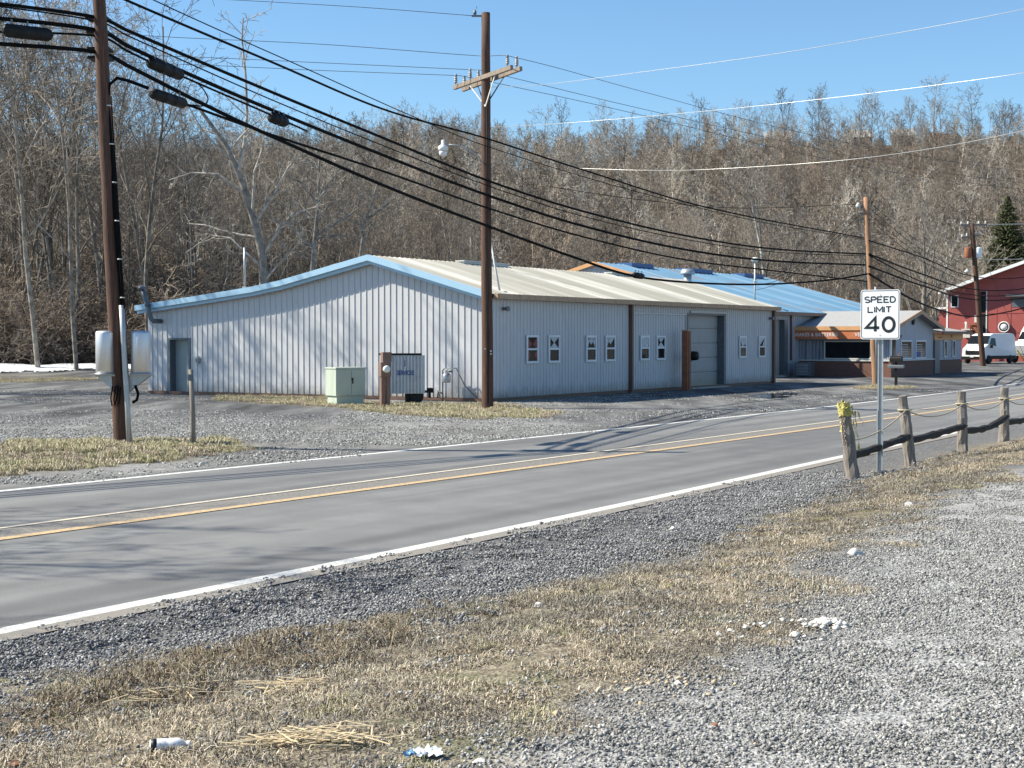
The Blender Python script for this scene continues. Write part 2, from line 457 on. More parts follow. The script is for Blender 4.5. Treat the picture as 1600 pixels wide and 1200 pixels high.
def inpoly(X, Y, poly):
    c = np.zeros(X.shape, bool); n = len(poly)
    for i in range(n):
        x1, y1 = poly[i]; x2, y2 = poly[(i+1) % n]
        k = ((y1 > Y) != (y2 > Y)) & (X < (x2-x1)*(Y-y1)/((y2-y1)+1e-12)+x1)
        c ^= k
    return c
def polydist(X, Y, poly):
    """signed distance, positive inside"""
    d = np.full(X.shape, 1e9); n = len(poly)
    for i in range(n):
        ax, ay = poly[i]; bx, by = poly[(i+1) % n]
        L2 = (bx-ax)**2 + (by-ay)**2 + 1e-12
        t = np.clip(((X-ax)*(bx-ax)+(Y-ay)*(by-ay))/L2, 0, 1)
        d = np.minimum(d, np.hypot(X-ax-t*(bx-ax), Y-ay-t*(by-ay)))
    return np.where(inpoly(X, Y, poly), d, -d)
def flat(pxs):
    """photo pixels on the level ground beyond the road -> x, y"""
    out = []
    for px, py in pxs:
        Y = EYE * F / (py - HZ); out.append(((px - 800) / F * Y, Y))
    return out
GRASS_POLYS = [
    (flat([(-60,705),(60,697),(180,690),(300,686),(375,690),(380,704),(330,716),(180,727),(60,738),(-60,748)]), 1.0),
    (flat([(340,617),(515,622),(600,632),(752,632),(768,630),(830,640),(872,645),(850,654),(760,655),(640,650),(520,636),(345,626)]), .8),
    (flat([(1335,606),(1352,603.5),(1400,603.5),(1425,605.5),(1400,608),(1350,608.5)]), .9),
    (flat([(-80,583),(60,585),(150,587),(215,588),(190,592),(60,597),(-80,600)]), .42),
]
g0 = _cub([0, 7, 8.4, 10.6, 15, 21.8, 40, 90], [1.1, 1.45, 1.8, 2.75, 2.55, 1.85, 1.75, 1.75])
g1 = _cub([0, 4.9, 7.8, 11, 15, 20.3, 40, 90], [6.3, 5.45, 5.4, 4.7, 4.1, 4.2, 4.2, 4.2])
def masks(X, Y):
    s, p = sp(X, Y); q = p - pnear(s); w = pfar(s) - p
    nn = fbm(X * .9, Y * .9) * 1.3 + fbm(X * 3.1, Y * 3.1) * 1.0
    grass = np.minimum(sstep(-.55, .55, q - g0(s) + nn), sstep(-.45, .45, g1(s) - q + nn * 1.3))
    grass = np.where(q > 0, grass, 0)
    for poly, amt in GRASS_POLYS:
        d = polydist(X, Y, poly)
        grass = np.maximum(grass, amt * sstep(-.35, .35, d + nn * .7))
    lot = sstep(-.5, .6, q - g1(s) + nn) * (q > 0)
    # far lot: broken asphalt near the building and lane entries, light gravel elsewhere
    n2 = fbm(X * .13, Y * .35) + .5 * fbm(X * .5, Y * 1.1)
    px = X / np.maximum(Y, 1) * F + 800
    asp = sstep(36, 41, Y + n2 * 10) * (px < 560) + sstep(0.0, .12, n2 + .02) * .0
    asp = np.maximum(asp, sstep(820, 960, px + n2 * 200) * sstep(27, 31, Y))
    asp = np.clip(asp, 0, 1) * (w > 0)
    asp = np.maximum(asp, (w > 0) * (1 - sstep(.25, .5, w + nn * .15)) * .8)
    leaf = sstep(-1.5, 2.5, Y - foot(X) + nn * 2)
    return grass, lot, asp, leaf
def soilmask(X, Y):
    s, p = sp(X, Y); q = p - pnear(s)
    return np.clip(0.75*np.exp(-(((s-6.9)/1.8)**2 + ((q-2.4)/.7)**2)) + .9*np.exp(-(((s-14.5)/1.6)**2 + ((q-3.0)/.5)**2)) + .5*fbm(X*2.2, Y*2.2), 0, 1)
gr, lo, asx, le = masks(GX, GY)

def ground_mat():
    m, nt, b = new_mat('roadside_ground'); L = nt.links; N = nt.nodes
    tc = N.new('ShaderNodeTexCoord')
    def attr(n):
        a = N.new('ShaderNodeAttribute'); a.attribute_name = n; return a.outputs['Fac']
    def noise(s, d=6, r=.6, stretch=None):
        n = N.new('ShaderNodeTexNoise'); n.inputs['Scale'].default_value = s; n.inputs['Detail'].default_value = d; n.inputs['Roughness'].default_value = r
        src = tc.outputs['Object']
        if stretch:
            mp = N.new('ShaderNodeMapping'); mp.inputs['Scale'].default_value = stretch; mp.inputs['Rotation'].default_value = (0,0,R(-58)); L.new(src, mp.inputs[0]); src = mp.outputs[0]
        L.new(src, n.inputs['Vector']); return n.outputs[0]
    def ramp(x, stops):
        r = N.new('ShaderNodeValToRGB'); e = r.color_ramp.elements
        e[0].position = stops[0][0]; e[0].color = (*stops[0][1], 1)
        e[1].position = stops[-1][0]; e[1].color = (*stops[-1][1], 1)
        for p, c in stops[1:-1]: k = e.new(p); k.color = (*c, 1)
        L.new(x, r.inputs[0]); return r.outputs[0]
    def mix(f, a, c, mode='MIX'):
        x = N.new('ShaderNodeMixRGB'); x.blend_type = mode
        for i, v in ((0, f), (1, a), (2, c)):
            if hasattr(v, 'is_linked') or hasattr(v, 'node'): L.new(v, x.inputs[i])
            else: x.inputs[i].default_value = v if i == 0 else (*v, 1)
        return x.outputs[0]
    def vor(s):
        v = N.new('ShaderNodeTexVoronoi'); v.inputs['Scale'].default_value = s; L.new(tc.outputs['Object'], v.inputs[0]); return v
    v1 = vor(28); v2 = vor(48)
    bw1 = N.new('ShaderNodeRGBToBW'); L.new(v1.outputs['Color'], bw1.inputs[0])
    bw2 = N.new('ShaderNodeRGBToBW'); L.new(v2.outputs['Color'], bw2.inputs[0])
    sh = ramp(bw1.outputs[0], [(.1,(.050,.050,.053)),(.5,(.125,.125,.13)),(.9,(.27,.268,.265))])
    shd = mix(noise(1.2), sh, (.16,.155,.15))
    lot = ramp(bw2.outputs[0], [(.05,(.15,.15,.155)),(.45,(.30,.30,.30)),(.9,(.52,.51,.50))])
    lot = mix(ramp(noise(.7, 7), [(.35,(0,0,0)),(.7,(.55,)*3)]), lot, (.36,.35,.34))
    flot = ramp(noise(3.2, 12, 1.0), [(.38,(.05,.05,.05)),(.46,(.17,.168,.165)),(.53,(.30,.295,.29)),(.60,(.62,.61,.60))])
    flot = mix(ramp(noise(.35, 6, .65, (1,.25,1)), [(.44,(0,0,0)),(.56,(.75,)*3)]), flot, (.13,.125,.118))
    asp = ramp(noise(.5, 9, .7, (1.2,.2,1)), [(.36,(.045,.045,.047)),(.47,(.095,.095,.098)),(.58,(.18,.18,.18)),(.72,(.28,.28,.275))])
    grs = ramp(noise(11, 8, .75), [(.34,(.06,.046,.032)),(.5,(.22,.185,.135)),(.66,(.42,.37,.28))])
    grs = mix(ramp(noise(1.6, 5), [(.5,(0,0,0)),(.68,(.55,)*3)]), grs, (.10,.12,.045))
    grs = mix(attr('soil'), grs, (.085,.062,.042))
    leaf = ramp(noise(.9, 9, .75), [(.34,(.05,.037,.028)),(.5,(.12,.092,.068)),(.66,(.24,.19,.145))])
    c = mix(attr('far'), shd, flot)
    c = mix(attr('lot'), c, lot)
    c = mix(attr('asphalt'), c, asp)
    c = mix(attr('grass'), c, grs)
    c = mix(attr('leaf'), c, leaf)
    L.new(c, b.inputs['Base Color']); b.inputs['Roughness'].default_value = .92
    b.inputs['Specular IOR Level'].default_value = .3
    hn = N.new('ShaderNodeMath'); hn.operation = 'ADD'
    L.new(v2.outputs['Distance'], hn.inputs[0]); L.new(noise(25, 5), hn.inputs[1])
    bp = N.new('ShaderNodeBump'); bp.inputs['Strength'].default_value = .7; bp.inputs['Distance'].default_value = .02
    L.new(hn.outputs[0], bp.inputs['Height']); L.new(bp.outputs[0], b.inputs['Normal'])
    return m
me = raw_mesh('ground', V, Fq, ground_mat(), smooth=True)
s_, p_ = sp(GX, GY)
far = ((pfar(s_) - p_) > -.3).astype(float)
for nm, arr in (('grass', gr), ('lot', lo), ('asphalt', asx), ('leaf', le), ('far', far), ('soil', soilmask(GX, GY))):
    a = me.attributes.new(nm, 'FLOAT', 'POINT'); a.data.foreach_set('value', arr.ravel().astype(np.float32))
go = bpy.data.objects.new('ground', me); COL.objects.link(go); tag(go, 'gravel and dead grass ground rising to a leaf covered hillside', kind='structure')

# ---- road sheets
def strip(name, fa, fb, s0, s1, z, mat, n=260, cols=1, label=None):
    S = np.linspace(s0, s1, n); vs = []; fs = []
    for s in S:
        for c in range(cols + 1):
            p = float(fa(s)) * (1 - c / cols) + float(fb(s)) * c / cols
            x, y = xy(s, p); vs.append((x, y, z))
    k = cols + 1
    for i in range(n - 1):
        for c in range(cols): fs.append((i*k+c, i*k+c+1, (i+1)*k+c+1, (i+1)*k+c))
    me = raw_mesh(name, vs, fs, mat)
    o = bpy.data.objects.new(name, me); COL.objects.link(o)
    return tag(o, label, kind='structure')
def asphalt():
    m, nt, b = new_mat('worn_asphalt'); L = nt.links; N = nt.nodes
    tc = N.new('ShaderNodeTexCoord')
    mp = N.new('ShaderNodeMapping'); mp.inputs['Rotation'].default_value = (0,0,-math.atan2(UR[1],UR[0])); L.new(tc.outputs['Object'], mp.inputs[0])
    mp2 = N.new('ShaderNodeMapping'); mp2.inputs['Scale'].default_value = (.05,1.3,1); L.new(mp.outputs[0], mp2.inputs[0])
    n1 = N.new('ShaderNodeTexNoise'); n1.inputs['Scale'].default_value = 1; n1.inputs['Detail'].default_value = 5; L.new(mp2.outputs[0], n1.inputs[0])
    n2 = N.new('ShaderNodeTexNoise'); n2.inputs['Scale'].default_value = 90; n2.inputs['Detail'].default_value = 4; n2.inputs['Roughness'].default_value = .8; L.new(tc.outputs['Object'], n2.inputs[0])
    n3 = N.new('ShaderNodeTexNoise'); n3.inputs['Scale'].default_value = 1.3; n3.inputs['Detail'].default_value = 8; L.new(tc.outputs['Object'], n3.inputs[0])
    def ramp(x, a, ca, bb, cb):
        r = N.new('ShaderNodeValToRGB'); r.color_ramp.elements[0].position = a; r.color_ramp.elements[0].color = (*ca,1); r.color_ramp.elements[1].position = bb; r.color_ramp.elements[1].color = (*cb,1); L.new(x, r.inputs[0]); return r.outputs[0]
    c1 = ramp(n1.outputs[0], .38, (.135,.134,.133), .62, (.205,.204,.20))
    c2 = ramp(n2.outputs[0], .36, (.5,)*3, .64, (1.5,)*3)
    c3 = ramp(n3.outputs[0], .35, (.9,)*3, .7, (1.1,)*3)
    for cc in (c2, c3):
        mx = N.new('ShaderNodeMixRGB'); mx.blend_type = 'MULTIPLY'; mx.inputs[0].default_value = 1
        L.new(c1, mx.inputs[1]); L.new(cc, mx.inputs[2]); c1 = mx.outputs[0]
    L.new(c1, b.inputs['Base Color']); b.inputs['Roughness'].default_value = .75; b.inputs['Specular IOR Level'].default_value = .35
    bp = N.new('ShaderNodeBump'); bp.inputs['Strength'].default_value = .35; bp.inputs['Distance'].default_value = .006
    L.new(n2.outputs[0], bp.inputs['Height']); L.new(bp.outputs[0], b.inputs['Normal'])
    return m
def paint(name, col, worn, bare=(.2,.2,.2)):
    m, nt, b = new_mat(name); L = nt.links; N = nt.nodes
    tc = N.new('ShaderNodeTexCoord'); n = N.new('ShaderNodeTexNoise'); n.inputs['Scale'].default_value = 22; n.inputs['Detail'].default_value = 9; n.inputs['Roughness'].default_value = .8
    L.new(tc.outputs['Object'], n.inputs[0])
    cr = N.new('ShaderNodeValToRGB'); cr.color_ramp.elements[0].position = .36 + worn; cr.color_ramp.elements[0].color = (*bare,1); cr.color_ramp.elements[1].position = .5 + worn; cr.color_ramp.elements[1].color = (*col,1)
    L.new(n.outputs[0], cr.inputs[0]); L.new(cr.outputs[0], b.inputs['Base Color']); b.inputs['Roughness'].default_value = .7
    return m
ASP = asphalt()
P_ = lambda f, d: (lambda s: f(s) + d)
strip('road', P_(pfar, -.22), P_(pnear, .28), -60, 330, 0.0, ASP, cols=4, label='grey two lane asphalt road')
strip('road_edge_line', P_(pnear, -.10), P_(pnear, .08), -60, 330, .004, paint('white_road_paint', (.64,.63,.60), .0), label='solid white edge line nearest the camera')
strip('road_edge_line', P_(pfar, -.07), P_(pfar, .07), -60, 330, .004, paint('worn_white_road_paint', (.72,.72,.70), -.02), label='solid white edge line on the far side')
strip('road_centre_line', P_(pcen, -.085), P_(pcen, .085), -60, 330, .008, paint('yellow_road_paint', (.62,.43,.21), .03), label='bright yellow centre line')
strip('road_centre_line', P_(pcen, -.78), P_(pcen, -.68), -60, 330, .008, paint('faded_yellow_road_paint', (.66,.58,.46), .0), label='faded second centre line')
strip('road_edge_dust', P_(pnear, .08), P_(pnear, .30), -60, 330, .004, paint('dusty_asphalt_edge', (.26,.235,.20), .0, (.15,.14,.13)), label='dusty strip outside the near edge line')
strip('road_rumble_seam', P_(pcen, -.66), P_(pcen, -.09), -60, 330, .004, paint('rough_milled_asphalt', (.24,.22,.195), .03, (.07,.068,.065)), label='milled strip between the two centre lines')

# puddles and snow
def sheet_on_ground(name, poly, dz, mat, step, label, kind='structure'):
    xs = [p[0] for p in poly]; ys = [p[1] for p in poly]
    X, Y = np.meshgrid(np.arange(min(xs)-1, max(xs)+1, step[0]), np.arange(min(ys)-1, max(ys)+1, step[1]))
    d = polydist(X, Y, poly) + fbm(X*.5, Y*.7)*(6.5 if dz > .02 else .6) + fbm(X*2.3,Y*2.3)*.8*min(1, step[0]*3)
    Z = zfun(X, Y) + dz + .06 * sstep(0, .8, d) * (dz > .02) - .05 * (d < step[0]*.8) * (dz > .02)
    id_ = -np.ones(X.shape, int); vs = []; fs = []
    keep = d > 0
    h, w = X.shape
    idx = np.arange(h*w).reshape(h, w)
    k = keep[:-1,:-1] & keep[:-1,1:] & keep[1:,1:] & keep[1:,:-1]
    Fs = np.stack([idx[:-1,:-1][k], idx[:-1,1:][k], idx[1:,1:][k], idx[1:,:-1][k]], 1)
    if len(Fs) == 0: return
    me = raw_mesh(name, np.stack([X.ravel(), Y.ravel(), Z.ravel()], 1), Fs, mat, smooth=True)
    bm = bmesh.new(); bm.from_mesh(me)
    bmesh.ops.delete(bm, geom=[v for v in bm.verts if not v.link_faces], context='VERTS'); bm.to_mesh(me); bm.free()
    o = bpy.data.objects.new(name, me); COL.objects.link(o); return tag(o, label, kind=kind)
sheet_on_ground('snow', [(-42,94),(-35,93.2),(-31,94.6),(-28,95.0),(-25.5,97),(-23.0,98.2),(-22.5,100.8),(-28,103.4),(-32,102.0),(-37,103.8),(-44,101.5)], .03, pm('old_snow', (.62,.63,.66), .7, .18, 2, bump=.4, bscale=3), (.2,.2), 'thin bank of old white snow at the foot of the woods', 'stuff')
wet = pm('wet_puddle', (.03,.03,.032), .03, .2, 2)
for nm, poly in (('a', flat([(655,683),(692,682),(700,686),(690,690),(660,690)])), ('b', flat([(548,682),(590,683),(586,688),(552,688)])), ('c', flat([(1165,618),(1235,612),(1260,617),(1200,624)]))):
    sheet_on_ground('puddle', poly, .006, wet, (.12,.12), 'shallow puddle on the gravel lot', 'stuff')

# ================================================================ INSTANCED GROUND COVER
def instancer(name, pts, rots, scales, idx, protos, label, cat=None, kind='stuff'):
    pc = bpy.data.collections.new(name + '_kinds')
    for i, pme in enumerate(protos):
        po = bpy.data.objects.new('%s_kind_%02d' % (name, i), pme); pc.objects.link(po)
    me = bpy.data.meshes.new(name)
    pts = np.asarray(pts, np.float32)
    me.vertices.add(len(pts)); me.vertices.foreach_set('co', pts.ravel())
    a = me.attributes.new('rot', 'FLOAT_VECTOR', 'POINT'); a.data.foreach_set('vector', np.asarray(rots, np.float32).ravel())
    a = me.attributes.new('scl', 'FLOAT_VECTOR', 'POINT'); a.data.foreach_set('vector', np.asarray(scales, np.float32).ravel())
    a = me.attributes.new('idx', 'INT', 'POINT'); a.data.foreach_set('value', np.asarray(idx, np.int32))
    o = bpy.data.objects.new(name, me); COL.objects.link(o)
    g = bpy.data.node_groups.new(name + '_nodes', 'GeometryNodeTree')
    g.interface.new_socket('Geometry', in_out='INPUT', socket_type='NodeSocketGeometry')
    g.interface.new_socket('Geometry', in_out='OUTPUT', socket_type='NodeSocketGeometry')
    N = g.nodes; L = g.links
    gi = N.new('NodeGroupInput'); gout = N.new('NodeGroupOutput')
    ci = N.new('GeometryNodeCollectionInfo'); ci.inputs[0].default_value = pc; ci.inputs['Separate Children'].default_value = True; ci.inputs['Reset Children'].default_value = True
    ip = N.new('GeometryNodeInstanceOnPoints')
    L.new(gi.outputs[0], ip.inputs['Points']); L.new(ci.outputs[0], ip.inputs['Instance']); ip.inputs['Pick Instance'].default_value = True
    def na(nm, ty):
        n = N.new('GeometryNodeInputNamedAttribute'); n.data_type = ty; n.inputs['Name'].default_value = nm
        return n.outputs['Attribute']
    L.new(na('idx', 'INT'), ip.inputs['Instance Index'])
    L.new(na('rot', 'FLOAT_VECTOR'), ip.inputs['Rotation'])
    L.new(na('scl', 'FLOAT_VECTOR'), ip.inputs['Scale'])
    L.new(ip.outputs[0], gout.inputs[0])
    md = o.modifiers.new('scatter', 'NODES'); md.node_group = g
    return tag(o, label, cat, kind=kind)
rng = np.random.RandomState(11)
def frustum_xy(n, y0, y1, power=1.0, margin=.6):
    """random points in the part of the ground the camera sees, uniform per area"""
    y = np.sqrt(rng.rand(n) * (y1**2 - y0**2) + y0**2)
    x = (rng.rand(n) * 2 - 1) * (y / 3.0 * 1.15 + margin*1.6)
    return x, y
# --- stones
def rand_mat(name, stops, rough=.9):
    m, nt, b = new_mat(name); L = nt.links; N = nt.nodes
    gi = N.new('ShaderNodeNewGeometry'); r = N.new('ShaderNodeValToRGB'); e = r.color_ramp.elements
    e[0].position = stops[0][0]; e[0].color = (*stops[0][1],1); e[1].position = stops[-1][0]; e[1].color = (*stops[-1][1],1)
    for p, c in stops[1:-1]: k = e.new(p); k.color = (*c,1)
    L.new(gi.outputs['Random Per Island'], r.inputs[0]); L.new(r.outputs[0], b.inputs['Base Color']); b.inputs['Roughness'].default_value = rough
    b.inputs['Specular IOR Level'].default_value = .3
    return m
def stones_mesh(name, n, rad, smin, smax, mat, rn):
    vs = []; fs = []
    base = np.array([(1,0,0),(-1,0,0),(0,1,0),(0,-1,0),(0,0,1),(0,0,-1)], float)
    tri = [(4,0,2),(4,2,1),(4,1,3),(4,3,0),(5,2,0),(5,1,2),(5,3,1),(5,0,3)]
    cube = np.array([(x,y,z) for x in (-1,1) for y in (-1,1) for z in (-1,1)], float) * .72
    for i in range(n):
        r = rad * math.sqrt(rn.rand()); a = rn.rand() * 6.283
        s = smin * (smax / smin) ** (rn.rand() ** 1.6)
        B = base * (1 + rn.uniform(-.35, .35, (6, 1)))
        B = B * s * np.array([rn.uniform(.8,1.3), rn.uniform(.7,1.1), rn.uniform(.45,.9)])
        q = Matrix.Rotation(rn.rand()*6.28, 3, 'Z') @ Matrix.Rotation(rn.uniform(-.7,.7), 3, 'X') @ Matrix.Rotation(rn.uniform(-.7,.7), 3, 'Y')
        B = B @ np.array(q).T
        B += np.array([r*math.cos(a), r*math.sin(a), s*.25])
        k = len(vs) * 6; vs.append(B); fs += [(a_+k, b_+k, c_+k) for a_, b_, c_ in tri]
    return raw_mesh(name, np.concatenate(vs), fs, mat)
rn = np.random.RandomState(3)
m_dark = rand_mat('dark_blue_grey_gravel', [(0,(.08,.08,.085)),(.5,(.20,.20,.207)),(.85,(.35,.348,.345)),(1,(.56,.55,.53))])
m_light = rand_mat('light_grey_gravel', [(0,(.11,.11,.11)),(.4,(.235,.232,.226)),(.8,(.37,.365,.355)),(1,(.56,.54,.50))])
dark_p = [stones_mesh('dark_stones', 80, .17, .006, .0185, m_dark, rn) for _ in range(6)]
light_p = [stones_mesh('light_stones', 85, .17, .004, .0125, m_light, rn) for _ in range(6)]
def scatter(x, y, keepp, protos, name, label, smin=.8, smax=1.25, dz=0, split=None):
    k = rng.rand(len(x)) < keepp
    x = x[k]; y = y[k]; z = zfun(x, y) + dz
    e = .05
    nxs = (zfun(x+e, y) - zfun(x-e, y))/(2*e); nys = (zfun(x, y+e) - zfun(x, y-e))/(2*e)
    rz = rng.rand(len(x)) * 6.283
    # euler XYZ: spin about z first is not possible, so tilt is approximate for gentle slopes
    rot = np.stack([np.arctan(nys)*np.cos(rz) + np.arctan(nxs)*np.sin(rz)*1.0, -(np.arctan(nxs)*np.cos(rz) - np.arctan(nys)*np.sin(rz)), rz], 1)
    sc1 = rng.uniform(smin, smax, len(x)); scl = np.stack([sc1, sc1, sc1*rng.uniform(.85,1.1,len(x))], 1)
    ki = rng.randint(0, len(protos), len(x))
    if split is not None:      # two looks of the same cover, in patches of their own
        h = len(protos)//2; ki = rng.randint(0, h, len(x)) + h*(split[k] > rng.rand(len(x)))
    return instancer(name, np.stack([x,y,z],1), rot, scl, ki, protos, label)
x, y = frustum_xy(20000, 4.8, 24)
s, p = sp(x, y); q = p - pnear(s); G, Lo, A_, Le = masks(x, y)
scatter(x, y, (q > .22) * (1 - Lo) * (q < 3.1 - .9*fbm(x,y)) * np.clip(1.1 - .9*G, .22, 1) * np.clip(1.25 - y/26, .15, 1), dark_p, 'shoulder_gravel', 'loose dark grey gravel along the road shoulder')
x, y = frustum_xy(14500, 4.8, 19)
s, p = sp(x, y); q = p - pnear(s); G, Lo, A_, Le = masks(x, y)
scatter(x, y, (q > 2) * np.maximum(Lo, np.where(q > 3.0, (1-G)*.9 + .12*G, .1*G)) * np.clip(1.3 - y/16, .12, 1), light_p, 'lot_gravel', 'fine light grey gravel of the near lot')
# --- dead grass
m_straw = rand_mat('dead_grass_blades', [(0,(.10,.078,.055)),(.25,(.27,.22,.155)),(.6,(.48,.405,.30)),(.92,(.68,.61,.49)),(1,(.18,.21,.09))], .8)
m_green = rand_mat('mixed_green_grass_blades', [(0,(.14,.15,.065)),(.25,(.27,.27,.125)),(.5,(.43,.385,.25)),(1,(.60,.54,.40))], .8)
def grass_mesh(name, n, rad, hmin, hmax, w, mat, rn, lay=.8):
    V = []; Fs = []
    for i in range(n):
        r = rad*math.sqrt(rn.rand()); a = rn.rand()*6.283; bx, by = r*math.cos(a), r*math.sin(a)
        h = rn.uniform(hmin, hmax); d = rn.rand()*6.283; ln = rn.uniform(.2, lay) * h * 1.6
        dx, dy = math.cos(d), math.sin(d); sx, sy = -dy*w/2, dx*w/2
        k = len(V)
        up = h * (1 - .75 * (ln / (1.6*h))); tz = up * rn.uniform(.3, 1.0)
        V += [(bx-sx,by-sy,-.006),(bx+sx,by+sy,-.006),(bx+dx*ln*.45+sx*.8,by+dy*ln*.45+sy*.8,up*.75),(bx+dx*ln*.45-sx*.8,by+dy*ln*.45-sy*.8,up*.75),
              (bx+dx*ln+sx*.25,by+dy*ln+sy*.25,tz),(bx+dx*ln-sx*.25,by+dy*ln-sy*.25,tz)]
        Fs += [(k,k+1,k+2,k+3),(k+3,k+2,k+4,k+5)]
    return raw_mesh(name, V, Fs, mat)
m_dull = rand_mat('grey_brown_thatch', [(0,(.07,.058,.045)),(.3,(.17,.148,.118)),(.65,(.30,.268,.22)),(.9,(.47,.43,.36)),(1,(.14,.17,.08))], .85)
straw_p = [grass_mesh('straw_tuft', 110, .13, .012, .048, .0045, m_straw, rn, 1.2) for _ in range(4)] + [grass_mesh('thatch_tuft', 110, .13, .010, .040, .0045, m_dull, rn, 1.2) for _ in range(4)]
green_p = [grass_mesh('green_tuft', 60, .09, .02, .07, .004, m_green, rn, .6) for _ in range(4)]
x, y = frustum_xy(44000, 4.8, 27)
s, p = sp(x, y); q = p - pnear(s); G, Lo, A_, Le = masks(x, y)
thin = .10 + .85 * sstep(-.14, .12, fbm(x*1.3, y*1.3)*.7 + fbm(x*4, y*4)*.7)
thin = thin * (1 - .75*np.exp(-(((s-7.0)/1.6)**2 + ((q-2.3)/.55)**2)))
scatter(x, y, (q > .3) * sstep(.25, .8, G) * thin * np.clip(1.25 - y/40, .3, 1), straw_p, 'dead_grass', 'matted dead straw coloured grass on the verge', .7, 1.3, split=np.clip(sstep(-.14,.14,fbm(x*.8+9,y*.8))*.9 + .9*np.exp(-(((s-7.2)/2.2)**2+((q-2.6)/1.0)**2)),0,1))
x, y = frustum_xy(9000, 4.8, 20)
s, p = sp(x, y); q = p - pnear(s); G, Lo, A_, Le = masks(x, y)
scatter(x, y, (q > .3) * G * .9 * sstep(.10, .22, fbm(x*1.1+40, y*1.1)), green_p, 'green_grass', 'green shoots among the dead verge grass', .6, 1.1)
rs_ = rng.normal(6.9, .9, 170); rq_ = rng.normal(2.45, .45, 170)
m_dead = rand_mat('dark_dead_stems', [(0,(.045,.034,.022)),(.35,(.13,.10,.066)),(.65,(.27,.215,.145)),(.9,(.50,.43,.32)),(1,(.10,.13,.05))], .85)
clump_p = [grass_mesh('dead_clump', 120, .16, .03, .09, .005, m_dead, rn, 1.1) for _ in range(4)]
cx_, cy_ = xy(rs_, pnear(rs_) + rq_)
scatter(cx_, cy_, np.ones(len(cx_)), clump_p, 'matted_weeds', 'dark matted dead weeds on the hummock by the road', .7, 1.3)
# far side tufts
big_p = [grass_mesh('tall_tuft', 130, .24, .04, .17, .012, m_green, rn, .8) for _ in range(4)] + [grass_mesh('tall_straw_tuft', 130, .24, .04, .14, .012, m_straw, rn, .9) for _ in range(4)]
xs_, ys_ = [], []
for poly, amt in GRASS_POLYS:
    pa = np.array(poly); lo_ = pa.min(0) - .5; hi = pa.max(0) + .5; n = int((hi[0]-lo_[0])*(hi[1]-lo_[1])*14)
    X = rng.uniform(lo_[0], hi[0], n); Y = rng.uniform(lo_[1], hi[1], n)
    k = (polydist(X, Y, poly) + fbm(X*.9, Y*.9)*.7 > 0) & (rng.rand(n) < amt); xs_.append(X[k]); ys_.append(Y[k])
x = np.concatenate(xs_); y = np.concatenate(ys_)
k = (pfar(sp(x, y)[0]) - sp(x, y)[1]) > .5
# keep the tufts outside the building footprint
O1 = np.array([-.73, 50.0]); U1 = np.array([.52, .854]); V1 = np.array([-.854, .52])
def in_bld(x, y, a0, a1, b0, b1):
    a = (x-O1[0])*U1[0] + (y-O1[1])*U1[1]; b = (x-O1[0])*V1[0] + (y-O1[1])*V1[1]
    return (a > a0) & (a < a1) & (b > b0) & (b < b1)
k &= ~in_bld(x, y, -.25, 25, -.2, 15.5) & (y < 80)
scatter(x[k], y[k], np.ones(k.sum()), big_p, 'roadside_grass', 'yellow green grass islands beyond the road', .6, 1.2)

# loose stones on the lot beyond the road
far_p = [stones_mesh('lot_stones', 120, .55, .007, .024, rand_mat('far_lot_stones%d' % i, [(0,(.07,.07,.07)),(.4,(.22,.218,.21)),(.8,(.40,.395,.385)),(1,(.66,.65,.62))]), rn) for i in range(4)]
n_ = 11000; y = np.sqrt(rng.rand(n_) * (62**2 - 22**2) + 22**2); x = (rng.rand(n_)*2-1)*(y/3.0*1.04+1)
s, p = sp(x, y); w = pfar(s) - p; G, Lo, A_, Le = masks(x, y)
pat = sstep(-.12, .10, fbm(x*.16, y*.45))
scatter(x, y, (w > .35) * (1-.85*A_) * (1-G) * (.12+.88*pat) * ~in_bld(x, y, -.4, 26, -.4, 16), far_p, 'far_lot_gravel', 'coarse loose gravel on the lot beyond the road')

# ================================================================ BARE TREES
class TreeB:
    def __init__(s): s.V = []; s.F = []; s.n = 0
    def chain(s, P, rad, k):
        P = np.asarray(P, float); m = len(P)
        T = np.gradient(P, axis=0); T /= np.linalg.norm(T, axis=1)[:, None] + 1e-9
        ref = np.array([1., .13, .07]) if abs(T[0][0]) < .8 else np.array([.1, 1., .07])
        A = np.cross(T, ref); A /= np.linalg.norm(A, axis=1)[:, None] + 1e-9; B = np.cross(T, A)
        an = np.arange(k) * 2 * math.pi / k
        ring = P[:, None, :] + (A[:, None, :] * np.cos(an)[None, :, None] + B[:, None, :] * np.sin(an)[None, :, None]) * np.asarray(rad)[:, None, None]
        s.V.append(ring.reshape(-1, 3))
        i = np.arange(m-1)[:, None] * k; j = np.arange(k)[None, :]
        f = np.stack([i+j, i+(j+1) % k, i+k+(j+1) % k, i+k+j], -1).reshape(-1, 4) + s.n
        s.F.append(f); s.n += m * k
    def mesh(s, name, mat):
        return raw_mesh(name, np.concatenate(s.V), np.concatenate(s.F), mat, smooth=True)
